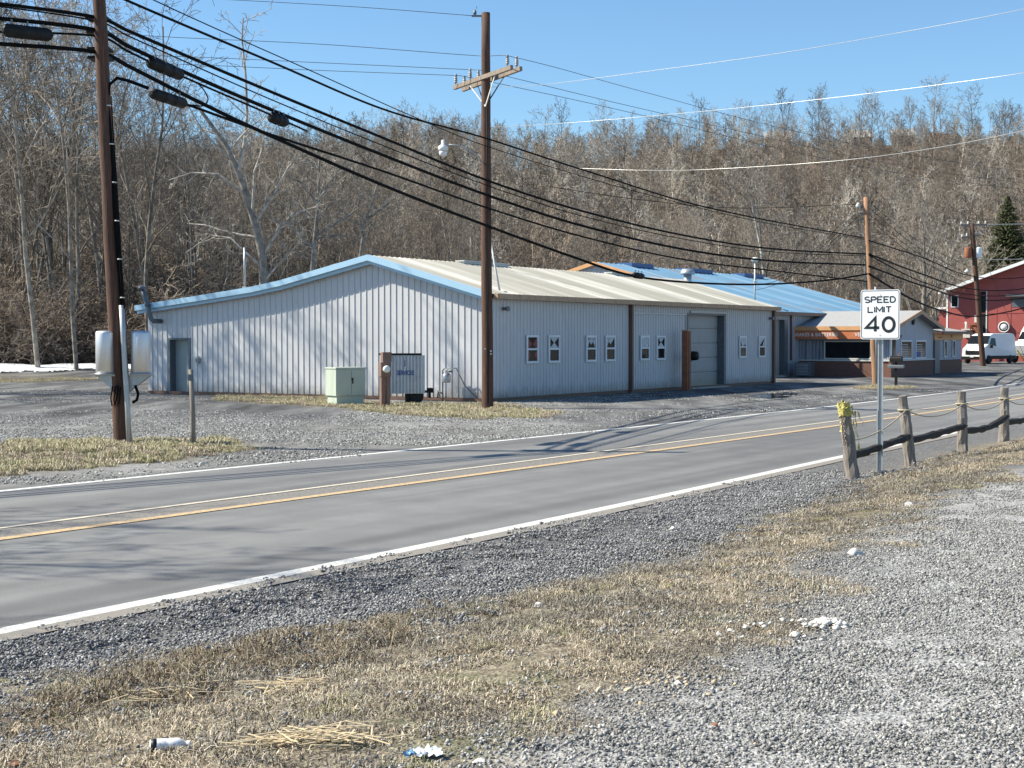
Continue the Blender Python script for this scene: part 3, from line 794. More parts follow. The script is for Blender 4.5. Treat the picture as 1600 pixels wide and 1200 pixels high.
def grow(rn, tb, p0, d0, length, r0, lvl, maxl, cfg):
    nseg = (7, 5, 4, 3, 2, 2)[min(lvl, 5)]
    P = [np.array(p0, float)]; d = np.array(d0, float); step = length / nseg
    wob = cfg['wob'][min(lvl, len(cfg['wob'])-1)]
    for i in range(nseg):
        d = d + rn.normal(0, wob, 3); d[2] += cfg['up'][min(lvl, len(cfg['up'])-1)]; d /= np.linalg.norm(d)
        P.append(P[-1] + d * step)
    t = np.linspace(0, 1, nseg+1)
    r1 = max(cfg['rmin'], r0 * .25)
    rad = r0 * (1-t) + r1 * t
    tb.chain(P, rad, (8, 5, 4, 3, 3, 3)[min(lvl, 5)] if not cfg.get('low') else 3)
    if lvl >= maxl: return
    kids(rn, tb, P, rad, length, lvl, maxl, cfg)
def kids(rn, tb, P, rad, length, lvl, maxl, cfg, tmin=None):
    n = cfg['n'][lvl]; n = max(1, int(round(n * rn.uniform(.8, 1.2))))
    nseg = len(P) - 1
    t0 = cfg['t0'][min(lvl, len(cfg['t0'])-1)] if tmin is None else tmin
    az = rn.rand() * 6.28
    for i in range(n):
        t = t0 + (1 - t0) * ((i + rn.rand()) / n) ** .85; t = min(t, .98)
        k = min(int(t * nseg), nseg-1); f = t * nseg - k
        p = np.array(P[k]) * (1-f) + np.array(P[k+1]) * f; r = rad[k] * (1-f) + rad[k+1] * f
        T = np.array(P[k+1]) - np.array(P[k]); T /= np.linalg.norm(T)
        az += 2.4 + rn.uniform(-.6, .6)
        a = np.cross(T, [.3, .2, 1.]) if abs(T[2]) < .95 else np.cross(T, [1., 0, .1]); a /= np.linalg.norm(a); b = np.cross(T, a)
        side = a * math.cos(az) + b * math.sin(az)
        ang = R(rn.uniform(*cfg['ang'][min(lvl, len(cfg['ang'])-1)]))
        d = T * math.cos(ang) + side * math.sin(ang)
        ln = length * cfg['len'][min(lvl, len(cfg['len'])-1)] * (1 - .55 * t if lvl == 0 else 1 - .35*t) * rn.uniform(.7, 1.15)
        grow(rn, tb if lvl > 0 else cfg.get('crown', tb), p, d, ln, max(cfg['rmin'], r * cfg['rr']), lvl+1, maxl, cfg)
def make_tree(name, seed, H, r, cfg, maxl, bark, lean=(0,0), trunk_mat=None):
    rn = np.random.RandomState(seed)
    tr = TreeB(); cr = TreeB(); cfg = dict(cfg); cfg['crown'] = cr
    grow(rn, tr, (0,0,-.3), (lean[0], lean[1], 1), H*cfg.get('trunk', 1.0), r, 0, maxl, cfg)
    return tr.mesh(name + '_trunk', trunk_mat or bark), cr.mesh(name + '_crown', bark)
def bark(name, c, c2, sc_=3):
    m, nt, b = new_mat(name); L = nt.links; N = nt.nodes
    tc = N.new('ShaderNodeTexCoord'); n = N.new('ShaderNodeTexNoise'); n.inputs['Scale'].default_value = sc_; n.inputs['Detail'].default_value = 5
    L.new(tc.outputs['Object'], n.inputs[0])
    oi = N.new('ShaderNodeObjectInfo')
    cr = N.new('ShaderNodeValToRGB'); cr.color_ramp.elements[0].position = .35; cr.color_ramp.elements[1].position = .65
    cr.color_ramp.elements[0].color = (*c,1); cr.color_ramp.elements[1].color = (*c2,1); L.new(n.outputs[0], cr.inputs[0])
    hs = N.new('ShaderNodeHueSaturation'); mr = N.new('ShaderNodeMapRange'); mr.inputs[3].default_value = .45; mr.inputs[4].default_value = 1.4
    L.new(oi.outputs['Random'], mr.inputs[0]); L.new(mr.outputs[0], hs.inputs['Value']); L.new(cr.outputs[0], hs.inputs['Color'])
    L.new(hs.outputs[0], b.inputs['Base Color']); b.inputs['Roughness'].default_value = .95; b.inputs['Specular IOR Level'].default_value = .1
    return m
B_grey = bark('grey_bark', (.15,.13,.11), (.33,.29,.25))
B_brown = bark('brown_twigs', (.17,.142,.115), (.36,.31,.255))
B_trunk = bark('dark_grey_trunk_bark', (.14,.12,.10), (.34,.30,.25))
B_pale = bark('pale_bark', (.24,.215,.185), (.50,.46,.41))
B_red = bark('reddish_twigs', (.19,.15,.12), (.36,.295,.24))
B_brush = bark('tangled_brush', (.13,.105,.083), (.35,.29,.23))
forest_cfg = dict(n=[13,6,4,4], t0=[.28,.2,.2,.2], ang=[(28,58),(30,60),(30,65),(30,70)], len=[.42,.5,.5,.55], up=[.02,.07,.05,.03], wob=[.06,.15,.2,.22], rr=.52, rmin=.012)
wide_cfg = dict(n=[12,7,5,4], t0=[.12,.15,.2,.2], ang=[(15,42),(20,50),(25,60),(30,65)], len=[.75,.5,.48,.5], up=[.02,.06,.04,.02], wob=[.04,.10,.16,.2], rr=.55, rmin=.012, trunk=.75)
far_cfg = dict(n=[12,6,4], t0=[.30,.15,.15], ang=[(25,55),(25,60),(30,65)], len=[.40,.5,.5], up=[.02,.07,.05], wob=[.03,.12,.18], rr=.5, rmin=.032, low=True)
shrub_cfg = dict(n=[9,6,4], t0=[.1,.15,.2], ang=[(20,70),(25,75),(30,80)], len=[.65,.6,.5], up=[.0,-.03,-.02], wob=[.12,.2,.25], rr=.6, rmin=.013, low=True)
near_kinds = [make_tree('tree%d' % i, 100+i, [19,21,17,20,16,18][i], [.11,.14,.09,.12,.08,.14][i], forest_cfg, 4 if i < 4 else 3, [B_grey,B_brown,B_grey,B_brown,B_red,B_grey][i], ([.05,-.04,.09,0,-.1,.06][i], [0,.05,-.03,.04,.03,0][i]), [B_trunk,B_trunk,B_grey,B_trunk,B_brown,B_trunk][i]) for i in range(6)]
wide_kinds = [make_tree('spread%d' % i, 200+i, 16, .24, wide_cfg, 4, B_pale if i != 1 else B_grey, (0,0), B_pale) for i in range(3)]
def joined(name, seed, H, r, cfg, maxl, bk):
    rn = np.random.RandomState(seed); tb = TreeB(); cfg = dict(cfg); cfg['crown'] = tb
    grow(rn, tb, (0,0,-.5), (rn.uniform(-.08,.08), rn.uniform(-.08,.08), 1), H, r, 0, maxl, cfg)
    return tb.mesh(name, bk)
far_kinds = [joined('far_tree%d' % i, 300+i, 15, .17, far_cfg, 3, [B_brown,B_grey,B_red,B_pale,B_brown,B_pale][i]) for i in range(6)]
ridge_cfg = dict(n=[10,6,4], t0=[.5,.15,.15], ang=[(18,45),(22,50),(25,60)], len=[.42,.5,.5], up=[.01,.08,.06], wob=[.03,.10,.16], rr=.5, rmin=.024, low=True)
broad_cfg = dict(ridge_cfg, t0=[.28,.15,.15], ang=[(30,62),(25,60),(25,60)], len=[.50,.52,.5], n=[11,6,4])
far_kinds += [joined('ridge_tree%d' % i, 350+i, 15, .16, ridge_cfg if i < 2 else broad_cfg, 3, [B_grey,B_brown,B_grey,B_brown,B_grey,B_brown][i]) for i in range(6)]
brush_kinds = []
for i in range(5):
    rn2 = np.random.RandomState(400+i); tb = TreeB()
    for j in range(7):
        a = rn2.rand()*6.28; cfg = dict(shrub_cfg)
        grow(rn2, tb, (rn2.uniform(-.7,.7), rn2.uniform(-.7,.7), -.1), (math.cos(a)*.5, math.sin(a)*.5, 1), rn2.uniform(2,4.2), .028, 0, 2 if j % 2 else 3, cfg)
    brush_kinds.append(tb.mesh('brush%d' % i, [B_brush,B_brown,B_grey,B_brush,B_red][i]))
# ---- where trees stand
rt = np.random.RandomState(21)
def jgrid(y0, y1, sp_, xm=.36, pad=8):
    out = []
    yy = y0
    while yy < y1:
        w = xm * yy + pad; xx = -w
        while xx < w:
            out.append((xx + rt.uniform(-.45,.45)*sp_, yy + rt.uniform(-.45,.45)*sp_)); xx += sp_
        yy += sp_
    return np.array(out)
def in_forest(P, margin=1.0):
    fy = foot(P[:,0]) + margin
    return P[:,1] > fy
# nearest individuals: the wood edge
P = jgrid(94, 150, 3.9)
fy = foot(P[:,0]); dpt = P[:,1] - fy
px = P[:,0]/P[:,1]*F + 800
keep = (dpt > 1.0) & ((dpt < 30) | (px < 700) & (dpt < 42)) & (px > -120) & (px < 1560)
keep &= ~((px > 640) & (rt.rand(len(P)) < .35))
P = P[keep]; P = P[np.argsort(P[:,1])][:262]
LABEL_T = ('bare leafless tree in the dense wood behind the buildings', 'tree', 'bare trees at the edge of the wood')
T_roots = {}
def put_tree(kinds, k, x, y, s, rz, label, cat='tree', group=None, name='bare_tree', z=None, sxy=None):
    key = (id(kinds), k)
    z = gz(x, y) if z is None else z
    root = empty(name, (x, y, z), rz, label, cat, group)
    root.scale = (sxy or s, sxy or s, s)
    t, c = kinds[k]
    a = bpy.data.objects.new('trunk', t); COL.objects.link(a); a.parent = root
    b = bpy.data.objects.new('crown', c); COL.objects.link(b); b.parent = root
    return root
for x, y in P:
    pxx = x/y*F + 800
    # the wood is tall on the left and drops towards the middle
    hs = np.interp(pxx, [-100, 0, 200, 300, 420, 560, 700, 1600], [1.22, 1.18, 1.08, .92, .78, .66, .56, .60]) * rt.uniform(.82, 1.1)
    put_tree(near_kinds, rt.randint(6), float(x), float(y), hs, rt.rand()*6.28, *LABEL_T)
print('individual trees', len(P))
NEARSET = P
# the far wood, one mass
Q = []
a = jgrid(100, 200, 4.6); dq = a[:,1]-foot(a[:,0])
Q.append(a[(dq > 14)])
a = jgrid(200, 300, 5.2); Q.append(a[in_forest(a, 4)])
a = jgrid(300, 400, 6.2); Q.append(a[in_forest(a, 4)])
a = jgrid(400, 438, 7.6); a = a[fbm(a[:,0]*.03, a[:,1]*.0+3) + rt.rand(len(a))*.5 > .05]; Q.append(a)
Q = np.concatenate(Q)
# drop those standing on an individual
dmin = np.min(np.hypot(Q[:,None,0]-NEARSET[None,:,0], Q[:,None,1]-NEARSET[None,:,1]), 1)
Q = Q[dmin > 2.0]
pq = Q[:,0]/Q[:,1]*F+800
Q = Q[~((np.abs(Q[:,1]-428) < 7) & ((np.abs(pq-1212) < 16) | (np.abs(pq-1395) < 30)) & (rt.rand(len(Q)) < .8))]
n = len(Q); z = zfun(Q[:,0], Q[:,1])
pq = Q[:,0]/Q[:,1]*F+800
hs = rt.uniform(.62, 1.12, n) * np.where(Q[:,1] > 397, .98, .80)
ki = np.where(Q[:,1] > 397, 6+rt.randint(0,6,n), rt.randint(0,6,n))
hs = np.where(Q[:,1] > 397, hs*rt.uniform(.55,1.12,n), hs)
hs = np.where((Q[:,1] < 170) , hs*.9, hs)
hs = np.where((Q[:,1] > 360) & (Q[:,1] < 398), hs*.72, hs)
instancer('woodland', np.stack([Q[:,0],Q[:,1],z],1), np.stack([rt.uniform(-.06,.06,n), rt.uniform(-.06,.06,n), rt.rand(n)*6.28],1), np.stack([hs*rt.uniform(.85,1.3,n)]*2+[hs],1), ki, far_kinds, 'leafless brown woodland covering the hillside up to the ridge')
print('far trees', n)
# brush
a = jgrid(94, 175, 2.1); dq = a[:,1]-foot(a[:,0]); pq = a[:,0]/a[:,1]*F+800
a = a[(dq > -.5) & (dq < 45) & ((pq < 620) | (rt.rand(len(a)) < .5))]
b_ = jgrid(170, 430, 6.0); b_ = b_[in_forest(b_)]
a = np.concatenate([a, b_])
n = len(a); z = zfun(a[:,0], a[:,1])
pq = a[:,0]/a[:,1]*F+800
s_ = rt.uniform(.5, 1.25, n) * np.where(pq < 560, 1.25, .75)
instancer('underbrush', np.stack([a[:,0],a[:,1],z],1), np.stack([rt.uniform(-.2,.2,n), rt.uniform(-.2,.2,n), rt.rand(n)*6.28],1), np.stack([s_*1.2,s_*1.2,s_],1), rt.randint(0,5,n), brush_kinds, 'tangled bare brush between the trunks of the wood')

# ---- trees with a character of their own
def guided(name, seed, pts, r0, r1, limbs, bk, cfg, label):
    """trunk along given photo-shaped points (local, metres), limbs: list of (t index point list, radius)"""
    rn = np.random.RandomState(seed); tr = TreeB(); cr = TreeB()
    cfg = dict(cfg); cfg['crown'] = cr
    o = Vector(pts[0])
    L = [np.array(Vector(p) - o) for p in pts]
    rad = list(np.linspace(r0, r1, len(L)))
    tr.chain(L, rad, 9)
    tot = sum(np.linalg.norm(L[i+1]-L[i]) for i in range(len(L)-1))
    kids(rn, cr, L, rad, tot, 1, 4, cfg, .25)
    for lp, lr in limbs:
        Q = [np.array(Vector(p) - o) for p in lp]
        rr = list(np.linspace(lr, lr*.3, len(Q)))
        cr.chain(Q, rr, 6)
        tt = sum(np.linalg.norm(Q[i+1]-Q[i]) for i in range(len(Q)-1))
        kids(rn, cr, Q, rr, tt, 1, 4, cfg, .1)
    root = empty(name, o, 0, label, 'tree')
    for nm, m_ in (('trunk', tr.mesh('trunk', bk)), ('crown', cr.mesh('crown', bk))):
        q = bpy.data.objects.new(nm, m_); COL.objects.link(q); q.parent = root
gcfg = dict(n=[8,9,4,3], t0=[.2,.2,.2,.2], ang=[(30,60),(30,70),(30,65),(30,70)], len=[.5,.33,.5,.5], up=[.03,.05,.04,.03], wob=[.05,.12,.18,.2], rr=.5, rmin=.014)
D = 88
A = lambda *l: [at(px, py, D + (d[0] if d else 0)) for px, py, *d in l]
base = at(412, 560, D); base.z = gz(base.x, base.y) - .2
guided('sycamore_tree', 7, [base] + A((412,470),(410,400),(398,350),(385,305),(372,270),(355,230),(330,195),(308,165)), .27, .09,
       [(A((372,268),(382,225),(386,180),(384,120),(378,60),(380,28)), .13), (A((385,305),(340,272),(300,270),(262,282)), .09),
        (A((398,350),(430,300),(450,262),(470,240)), .10), (A((410,400),(440,352),(470,330),(500,322)), .10),
        (A((412,420),(360,372),(330,368),(290,395)), .09), (A((412,440),(450,395),(480,372)), .08)], B_pale, gcfg,
       'tall leaning sycamore with whitish crooked trunk behind the gable roof')
D = 100
base = at(486, 545, D); base.z = gz(base.x, base.y) - .2
guided('sycamore_tree', 8, [base] + A((488,420),(492,370),(497,320),(498,280),(499,245)), .17, .06,
       [(A((497,320),(470,285),(450,275)), .09), (A((497,310),(520,280),(535,255)), .08), (A((492,370),(540,340),(580,310)), .08), (A((490,390),(450,350),(420,340)),.08)], B_pale, gcfg,
       'slim pale trunked tree just right of the leaning sycamore')
D = 104
base = at(564, 545, D); base.z = gz(base.x, base.y) - .2
guided('sycamore_tree', 9, [base] + A((563,400),(570,350),(582,315),(590,285)), .14, .05,
       [(A((566,370),(560,330),(562,300)), .08), (A((572,345),(610,315),(630,300)), .07)], B_pale, gcfg,
       'small forked pale tree rising above the roof peak')
# spreading pale trees behind the blue roof
for px, Y, s, k, lab in ((1205, 128, 1.12, 0, 'broad pale many stemmed tree behind the blue roof'),
                         (1100, 130, .80, 1, 'spreading pale tree left of the broadest one'),
                         (1440, 122, .95, 2, 'pale many stemmed tree behind the small office roof'),
                         (1350, 135, .8, 0, 'pale spreading tree behind the tan pole'),
                         (1510, 150, .8, 1, 'pale spreading tree left of the evergreen'),
                         (905, 126, .62, 2, 'low pale tree behind the ridge of the grey warehouse'),
                         (655, 122, .55, 0, 'low spreading tree above the warehouse roof left of the utility pole')):
    x = (px-800)/F*Y
    put_tree(wide_kinds, k, x, Y, s, px*.7, lab, name='spreading_tree')
for px, Y, s, k, lab in ((60, 97, 1.28, 1, 'very tall tree at the far left edge of the wood'),
                         (235, 98, 1.22, 5, 'tall thick trunked tree behind the leaning utility pole'),
                         (120, 96, 1.25, 3, 'tall slender tree left of the leaning utility pole')):
    x = (px-800)/F*Y
    put_tree(near_kinds, k, x, Y, s, px*.9, lab, name='tall_tree')
# trees beside the road just left of the picture; their shade falls across it
for x, y, s, k, lab in ((-15.5, 14.2, .62, 0, 'bare roadside tree shading the near lane'), (-17, 18.5, .66, 2, 'bare roadside tree shading the far lane'),
                        (-13.5, 11.6, .5, 5, 'small bare roadside tree near the verge'),
                        (-23.0, 58.0, 1.05, 1, 'bare tree shading the gable wall'), (-27, 60.5, 1.0, 3, 'taller bare tree shading the gable wall'),
                        (-21.5, 53.5, 1.0, 2, 'slim bare tree shading the gable wall'),
                        (-22.3, 61.8, 1.08, 0, 'second tall bare tree shading the gable wall'),
                        (-44, 78, 1.0, 1, 'bare tree shading the back of the lot'), (-42, 88, 1.05, 3, 'second bare tree shading the back of the lot')):
    put_tree(near_kinds, k, x, y, s, x*1.3, lab, name='bare_tree')

put_tree(wide_kinds, 1, -26.5, 57.4, 1.22, 2.0, 'broad bare tree beyond the left edge throwing limb shadows on the gable', name='bare_tree')
# ---- evergreen
def evergreen(x, y, H, label):
    rn = random.Random(4); z = gz(x, y)
    root = empty('spruce_tree', (x, y, z), 0, label, 'tree')
    t = MB(); t.tube([(0,0,-.3),(0,0,H*.5),(0,0,H*.97)], [.25,.16,.03], 8); t.build('trunk', M['pole'], root)
    V = []; Fs = []
    h = .8
    while h < H:
        rr = (1 - h/H) ** .85 * H * .36 + .12
        nb = int(10 + rr * 6)
        for i in range(nb):
            a = rn.uniform(0, 6.28); L_ = rr * rn.uniform(.65, 1.12); drop = rn.uniform(.05, .35)
            m = max(3, int(L_ / .11))
            for j in range(m):
                t_ = (j + .5) / m; px = math.cos(a)*L_*t_; py = math.sin(a)*L_*t_; pz = h - drop*L_*t_ + .18*L_*t_*t_
                for q in range(4):
                    d = rn.uniform(0, 6.28); ln = rn.uniform(.12,.30)*(1.15-t_*.5); w = .035
                    e = (math.cos(d)*ln, math.sin(d)*ln, rn.uniform(-.14,.04))
                    k = len(V)
                    V += [(px-w*math.sin(d), py+w*math.cos(d), pz), (px+w*math.sin(d), py-w*math.cos(d), pz), (px+e[0], py+e[1], pz+e[2]+.02), (px+e[0]*.9, py+e[1]*.9, pz+e[2]-.03)]
                    Fs.append((k,k+1,k+2,k+3))
        h += rn.uniform(.13,.24)
    me = raw_mesh('crown', V, Fs, pm('dark_green_needles', (.035,.055,.022), .7, .4, 1.5, col2=(.075,.085,.03)))
    o = bpy.data.objects.new('crown', me); COL.objects.link(o); o.parent = root
evergreen((1572-800)/F*172, 172, 18.0, 'dark green evergreen tree behind the red barn')
# ================================================================ BUILDINGS
def ribs(name, mat, parent, o, d, nrm, length, ztop, zbot=.12, pitch=.22, depth=.022, rib=.05, openings=(), flip=False):
    """ribbed sheet wall standing at local point o, running along d, ribs standing out along nrm"""
    o = Vector(o); d = Vector(d); nrm = Vector(nrm)
    cols = []; a = 0
    while a < length - 1e-6:
        cols += [(a, 0), (min(a+pitch-rib, length), 0), (min(a+pitch-rib*.8, length), depth), (min(a+pitch-rib*.2, length), depth)]
        a += pitch
    cols.append((length, 0))
    # snap opening edges
    cuts = sorted(set([x for op in openings for x in (op[0], op[1])]))
    for c in cuts:
        cols = [k for k in cols if abs(k[0]-c) > .03]
        cols.append((c, 0))
    cols = sorted(cols)
    m = MB(); zt = ztop if callable(ztop) else (lambda a: ztop)
    for (a0, h0), (a1, h1) in zip(cols, cols[1:]):
        if a1 - a0 < 1e-4: continue
        mid = (a0+a1)/2
        spans = [(zbot, None)]
        for op in openings:
            if op[0]-1e-4 <= a0 and a1 <= op[1]+1e-4:
                spans = []
                if op[2] > zbot + .02: spans.append((zbot, op[2]))
                spans.append((op[3], None))
        for zb, ze in spans:
            p0 = o + d*a0 + nrm*h0; p1 = o + d*a1 + nrm*h1
            z1 = ze if ze is not None else zt(a0); z2 = ze if ze is not None else zt(a1)
            m.quad((p0.x,p0.y,zb),(p1.x,p1.y,zb),(p1.x,p1.y,z2),(p0.x,p0.y,z1))
    return m.build(name, mat, parent)
def window(parent, c, d, nrm, w, h, fw=.07, mid=True, frame=None, glass=None, curtain=None, name='window', proud=.05, label=None):
    """framed window on a wall: c centre, d horizontal unit, nrm outward"""
    c = Vector(c); d = Vector(d); nrm = Vector(nrm); up = Vector((0,0,1))
    Mx = Matrix((d, nrm, up)).transposed()
    f = MB(); t = proud
    k = c + nrm * t/2
    f.obox(k - d*(w/2-fw/2), fw, t, h, Mx); f.obox(k + d*(w/2-fw/2), fw, t, h, Mx)
    f.obox(k + up*(h/2-fw/2), w-2*fw, t, fw, Mx); f.obox(k - up*(h/2-fw/2), w-2*fw, t, fw, Mx)
    if mid: f.obox(k, w-2*fw, t*.8, fw*.8, Mx)
    root = f.build(name, frame or M['white_frame'], parent)
    if label: root['label'] = label
    g = MB(); g.obox(c + nrm*t*.35, w-2*fw-.004, .008, h-2*fw-.004, Mx); g.build('pane', glass or M['glass'], root)
    if curtain:
        cu = MB()
        hw = (w-2*fw)/2; hh = (h-2*fw)/2
        for (u0, v0, u1, v1, u2, v2) in curtain[1]:
            P = [c + nrm*(t*.35+.008) + d*(u*hw) + up*(v*hh) for u, v in ((u0,v0),(u1,v1),(u2,v2))]
            cu.prism(P, nrm*.004)
        cu.build('curtain', curtain[0], root)
    return root
RZ = math.atan2(.854, .52)
# ---------------------------------------------------------------- main warehouse
W1 = empty('warehouse', (-.73, 50.0, 0), RZ, 'long low grey ribbed metal warehouse with pale roof and blue gable trim', 'building')
LEN, RID, DEP = 24.5, 4.64, 15.2
prof1 = [(-.22, 3.52), (4.64, 4.88), (8.5, 4.08), (9.8, 3.88), (12.0, 3.64), (15.5, 3.28)]
def roofz(b): return float(np.interp(b, [p[0] for p in prof1], [p[1] for p in prof1]))
MDOOR = (14.0, 14.9)                                  # man door, measured along the gable from the front corner
a = lambda px: (lambda r: (r*50+.73)/(.52-.854*r))((px-800)/F)     # photo column -> metres along the front wall
g = lambda px: (lambda r: (-.73-50*r)/(.854+.52*r))((px-800)/F)    # photo column -> metres along the gable wall
da, db = g(297), g(265)
ribs('gable_wall', M['wall'], W1, (0,0,0), (0,1,0), (-1,0,0), DEP, lambda b: roofz(b)-.05, pitch=.25, rib=.036, depth=.024, openings=[(da, db, .1, 2.08)])
gd0, gd1 = a(1073), a(1131)
ribs('front_wall', M['wall'], W1, (0,0,0), (1,0,0), (0,-1,0), LEN, 3.5, openings=[(gd0, gd1, .1, 3.12)])
ribs('end_wall', M['wall'], W1, (LEN,0,0), (0,1,0), (1,0,0), DEP, lambda b: roofz(b)-.05)
ribs('back_wall', M['wall'], W1, (0,DEP,0), (1,0,0), (0,1,0), LEN, 3.22)
m = MB(); m.box(.02,.02,-.4,LEN-.02,DEP-.02,.10); m.build('foundation', M['concrete'], W1)
m = MB(); m.box(-.035,-.03,.02,-.006,DEP,.115); m.box(0,-.04,.02,LEN,-.01,.115); m.build('base_rail', M['brown_trim'], W1)
# roof with ribs running down the slope
def ribbed_roof(name, mat, parent, prof, x0, x1, pitch=.30, h=.028, thick=.06):
    m = MB(); x = x0; n = len(prof)
    cols = []
    while x < x1 - 1e-6:
        cols += [(x, 0), (min(x+pitch-.07, x1), 0), (min(x+pitch-.05, x1), h), (min(x+pitch-.02, x1), h)]; x += pitch
    cols.append((x1, 0))
    vs = []; 
    for cx, hh in cols:
        for (b, z) in prof: vs.append((cx, b, z + hh))
    fs = []
    for i in range(len(cols)-1):
        for j in range(n-1): fs.append((i*n+j, (i+1)*n+j, (i+1)*n+j+1, i*n+j+1))
    m._add(vs, fs)
    lo = [(x0, b, z-thick) for b, z in prof] + [(x1, b, z-thick) for b, z in prof]
    m._add(lo, [(j, j+1, n+j+1, n+j) for j in range(n-1)])
    return m.build(name, mat, parent)
ribbed_roof('roof', M['roof1'], W1, prof1, -.26, LEN+.15)
# blue rake trim on the gable, two steps
def rake(name, mat, parent, prof, x, w, hgt, dz=0.03, drop=0):
    m = MB()
    P = [(b, z+dz) for b, z in prof] + [(b, z+dz-hgt) for b, z in reversed(prof)]
    m.prism([(x, b, z-drop) for b, z in P], (w, 0, 0))
    return m.build(name, mat, parent)
rake('rake_trim', M['blue_trim'], W1, prof1, -.40, .14, .20, .035)
rake('rake_trim', M['blue_trim'], W1, prof1, -.26, .07, .12, .03, .19)
rake('rake_trim', M['blue_trim'], W1, prof1, LEN+.15, .07, .2, .035)
m = MB(); m.box(-.08, -.36, 3.36, LEN+.22, -.20, 3.53); m.box(-.08, -.20, 3.36, LEN+.22, -.035, 3.40); m.build('gutter', M['tan_trim'], W1)
m = MB(); x = a(983); m.box(x-.07,-.16,.03,x+.07,-.03,3.37); m.build('downspout', M['brown_trim'], W1)
m = MB(); m.box(LEN-.12,-.16,.03,LEN+.05,-.03,3.37); m.build('downspout', M['brown_trim'], W1)
m = MB(); m.box(-.05,-.05,.1,.10,-.028,3.45); m.box(-.05,-.028,.1,-.028,.12,3.5); m.build('corner_trim', M['wall'], W1)
m = MB(); m.box(LEN-.0,-.03,.1,LEN+.05,.1,3.5); m.build('corner_trim', M['tan_trim'], W1)
# windows in the front wall
xs1 = [830, 864, 922, 952, 1006, 1031, 1159, 1189]
bow = [(-1,1,-1,-.1,-.1,.45),(1,1,1,-.1,.1,.45)]
tri1 = [(-1,1,1,1,0,.35),(-1,1,-.2,.9,-.9,.1),(1,1,.2,.9,.9,.1)]
tie = [(-.9,.98,.9,.98,0,.5),(-1,.05,1,.05,0,.55)]
cur = [(M['red_cloth'], bow+[(-1,-.05,-1,-.95,-.3,-.5),(1,-.05,1,-.95,.3,-.5)]), (M['curtain'], tie), (M['curtain'], tri1), (M['curtain'], tri1[:2]),
       (M['curtain'], [(-1,1,1,1,.9,.1),(-1,1,.9,.1,-1,.05)]), (M['curtain'], tie), (M['curtain'], [(-1,1,1,1,1,.3),(-1,1,1,.3,-.2,.05)]), (M['curtain'], [(-1,1,1,1,-1,.1),(1,1,1,.1,.2,.1)])]
for px, cu in zip(xs1, cur):
    window(W1, (a(px), -.022, 1.71), (1,0,0), (0,-1,0), .78, .96, .075, True, curtain=cu)
# sliding sheet panel outline and garage door
m = MB(); x0, x1 = a(986), a(1071)
m.box(x0,-.055,3.02,x1,-.026,3.08); m.box(x0,-.055,.12,x0+.05,-.026,3.02); m.box(x1-.05,-.055,.12,x1,-.026,3.02); m.build('panel_frame', M['galv'], W1)
m = MB(); m.box(gd0+.25,-.065,3.14,gd1+.2,-.026,3.22); m.build('door_header', M['galv'], W1)
gdr = MB()
for i in range(5):
    z0 = .06 + i*.612; gdr.box(gd0, .30, z0, gd1, .34, z0+.60)
    gdr.box(gd0+.05, .288, z0+.04, gd1-.05, .30, z0+.56)
gdr.build('garage_door', M['gdoor'], W1)
m = MB(); m.box(gd0-.03,-.04,.06,gd0+.06,.34,3.13); m.box(gd1-.06,-.04,.06,gd1+.16,.34,3.13); m.box(gd0+.06,-.02,3.06,gd1-.06,.34,3.13); m.build('door_jamb', M['darkgalv'], W1)
m = MB(); m.box(gd0,-.25,-.1,gd1,.34,.055); m.build('door_sill', M['concrete'], W1)
# man door in the gable, set back
md = MB(); md.box(.26, da+.06, .08, .30, db-.06, 2.02); md = md.build('door', M['door'], W1)
m = MB(); m.lathe([(.035,0),(.035,.05),(.02,.06)], (.255, da+.18, 1.02), 10, 'X', M=Matrix.Scale(-1,3,(1,0,0))); m.build('handle', M['galv'], md)
m = MB(); m.box(-.03, da-.04, .06, .45, da+.05, 2.1); m.box(-.03, db-.05, .06, .45, db+.04, 2.1); m.box(-.03, da+.05, 2.03, .45, db-.05, 2.1); m.build('door_frame', M['darkgalv'], W1)  # dark metal puts the jamb's shade into the frame colour
m = MB(); m.box(-.02, da, .03, .45, db, .075); m.build('door_step', M['concrete'], W1)
# meter box beside the door
m = MB(); y = g(310); m.box(-.16, y-.10, 1.17, -.03, y+.10, 1.42); m.lathe([(.07,-.2),(.07,-.16)], (0, y, 1.30), 12, 'X'); m.build('meter_box', M['galv'], W1)
# flue pipe
y = g(252)
m = MB(); yb = g(247)
m.tube([(-.02, g(253), 2.72), (-.42, g(253), 2.72), (-.50, g(251.5), 2.80), (-.50, g(248), 3.1), (-.50, g(243), 3.50), (-.50, g(238), 3.95)], .085, 12)
m.lathe([(.14,3.92),(.15,3.98),(.10,4.02),(.03,4.06)], (-.50, g(237.5), 0), 12)
m.lathe([(.12,3.30),(.12,3.36)], (-.50, g(246), 0), 12)
m.build('flue_pipe', M['darkgalv'], W1)
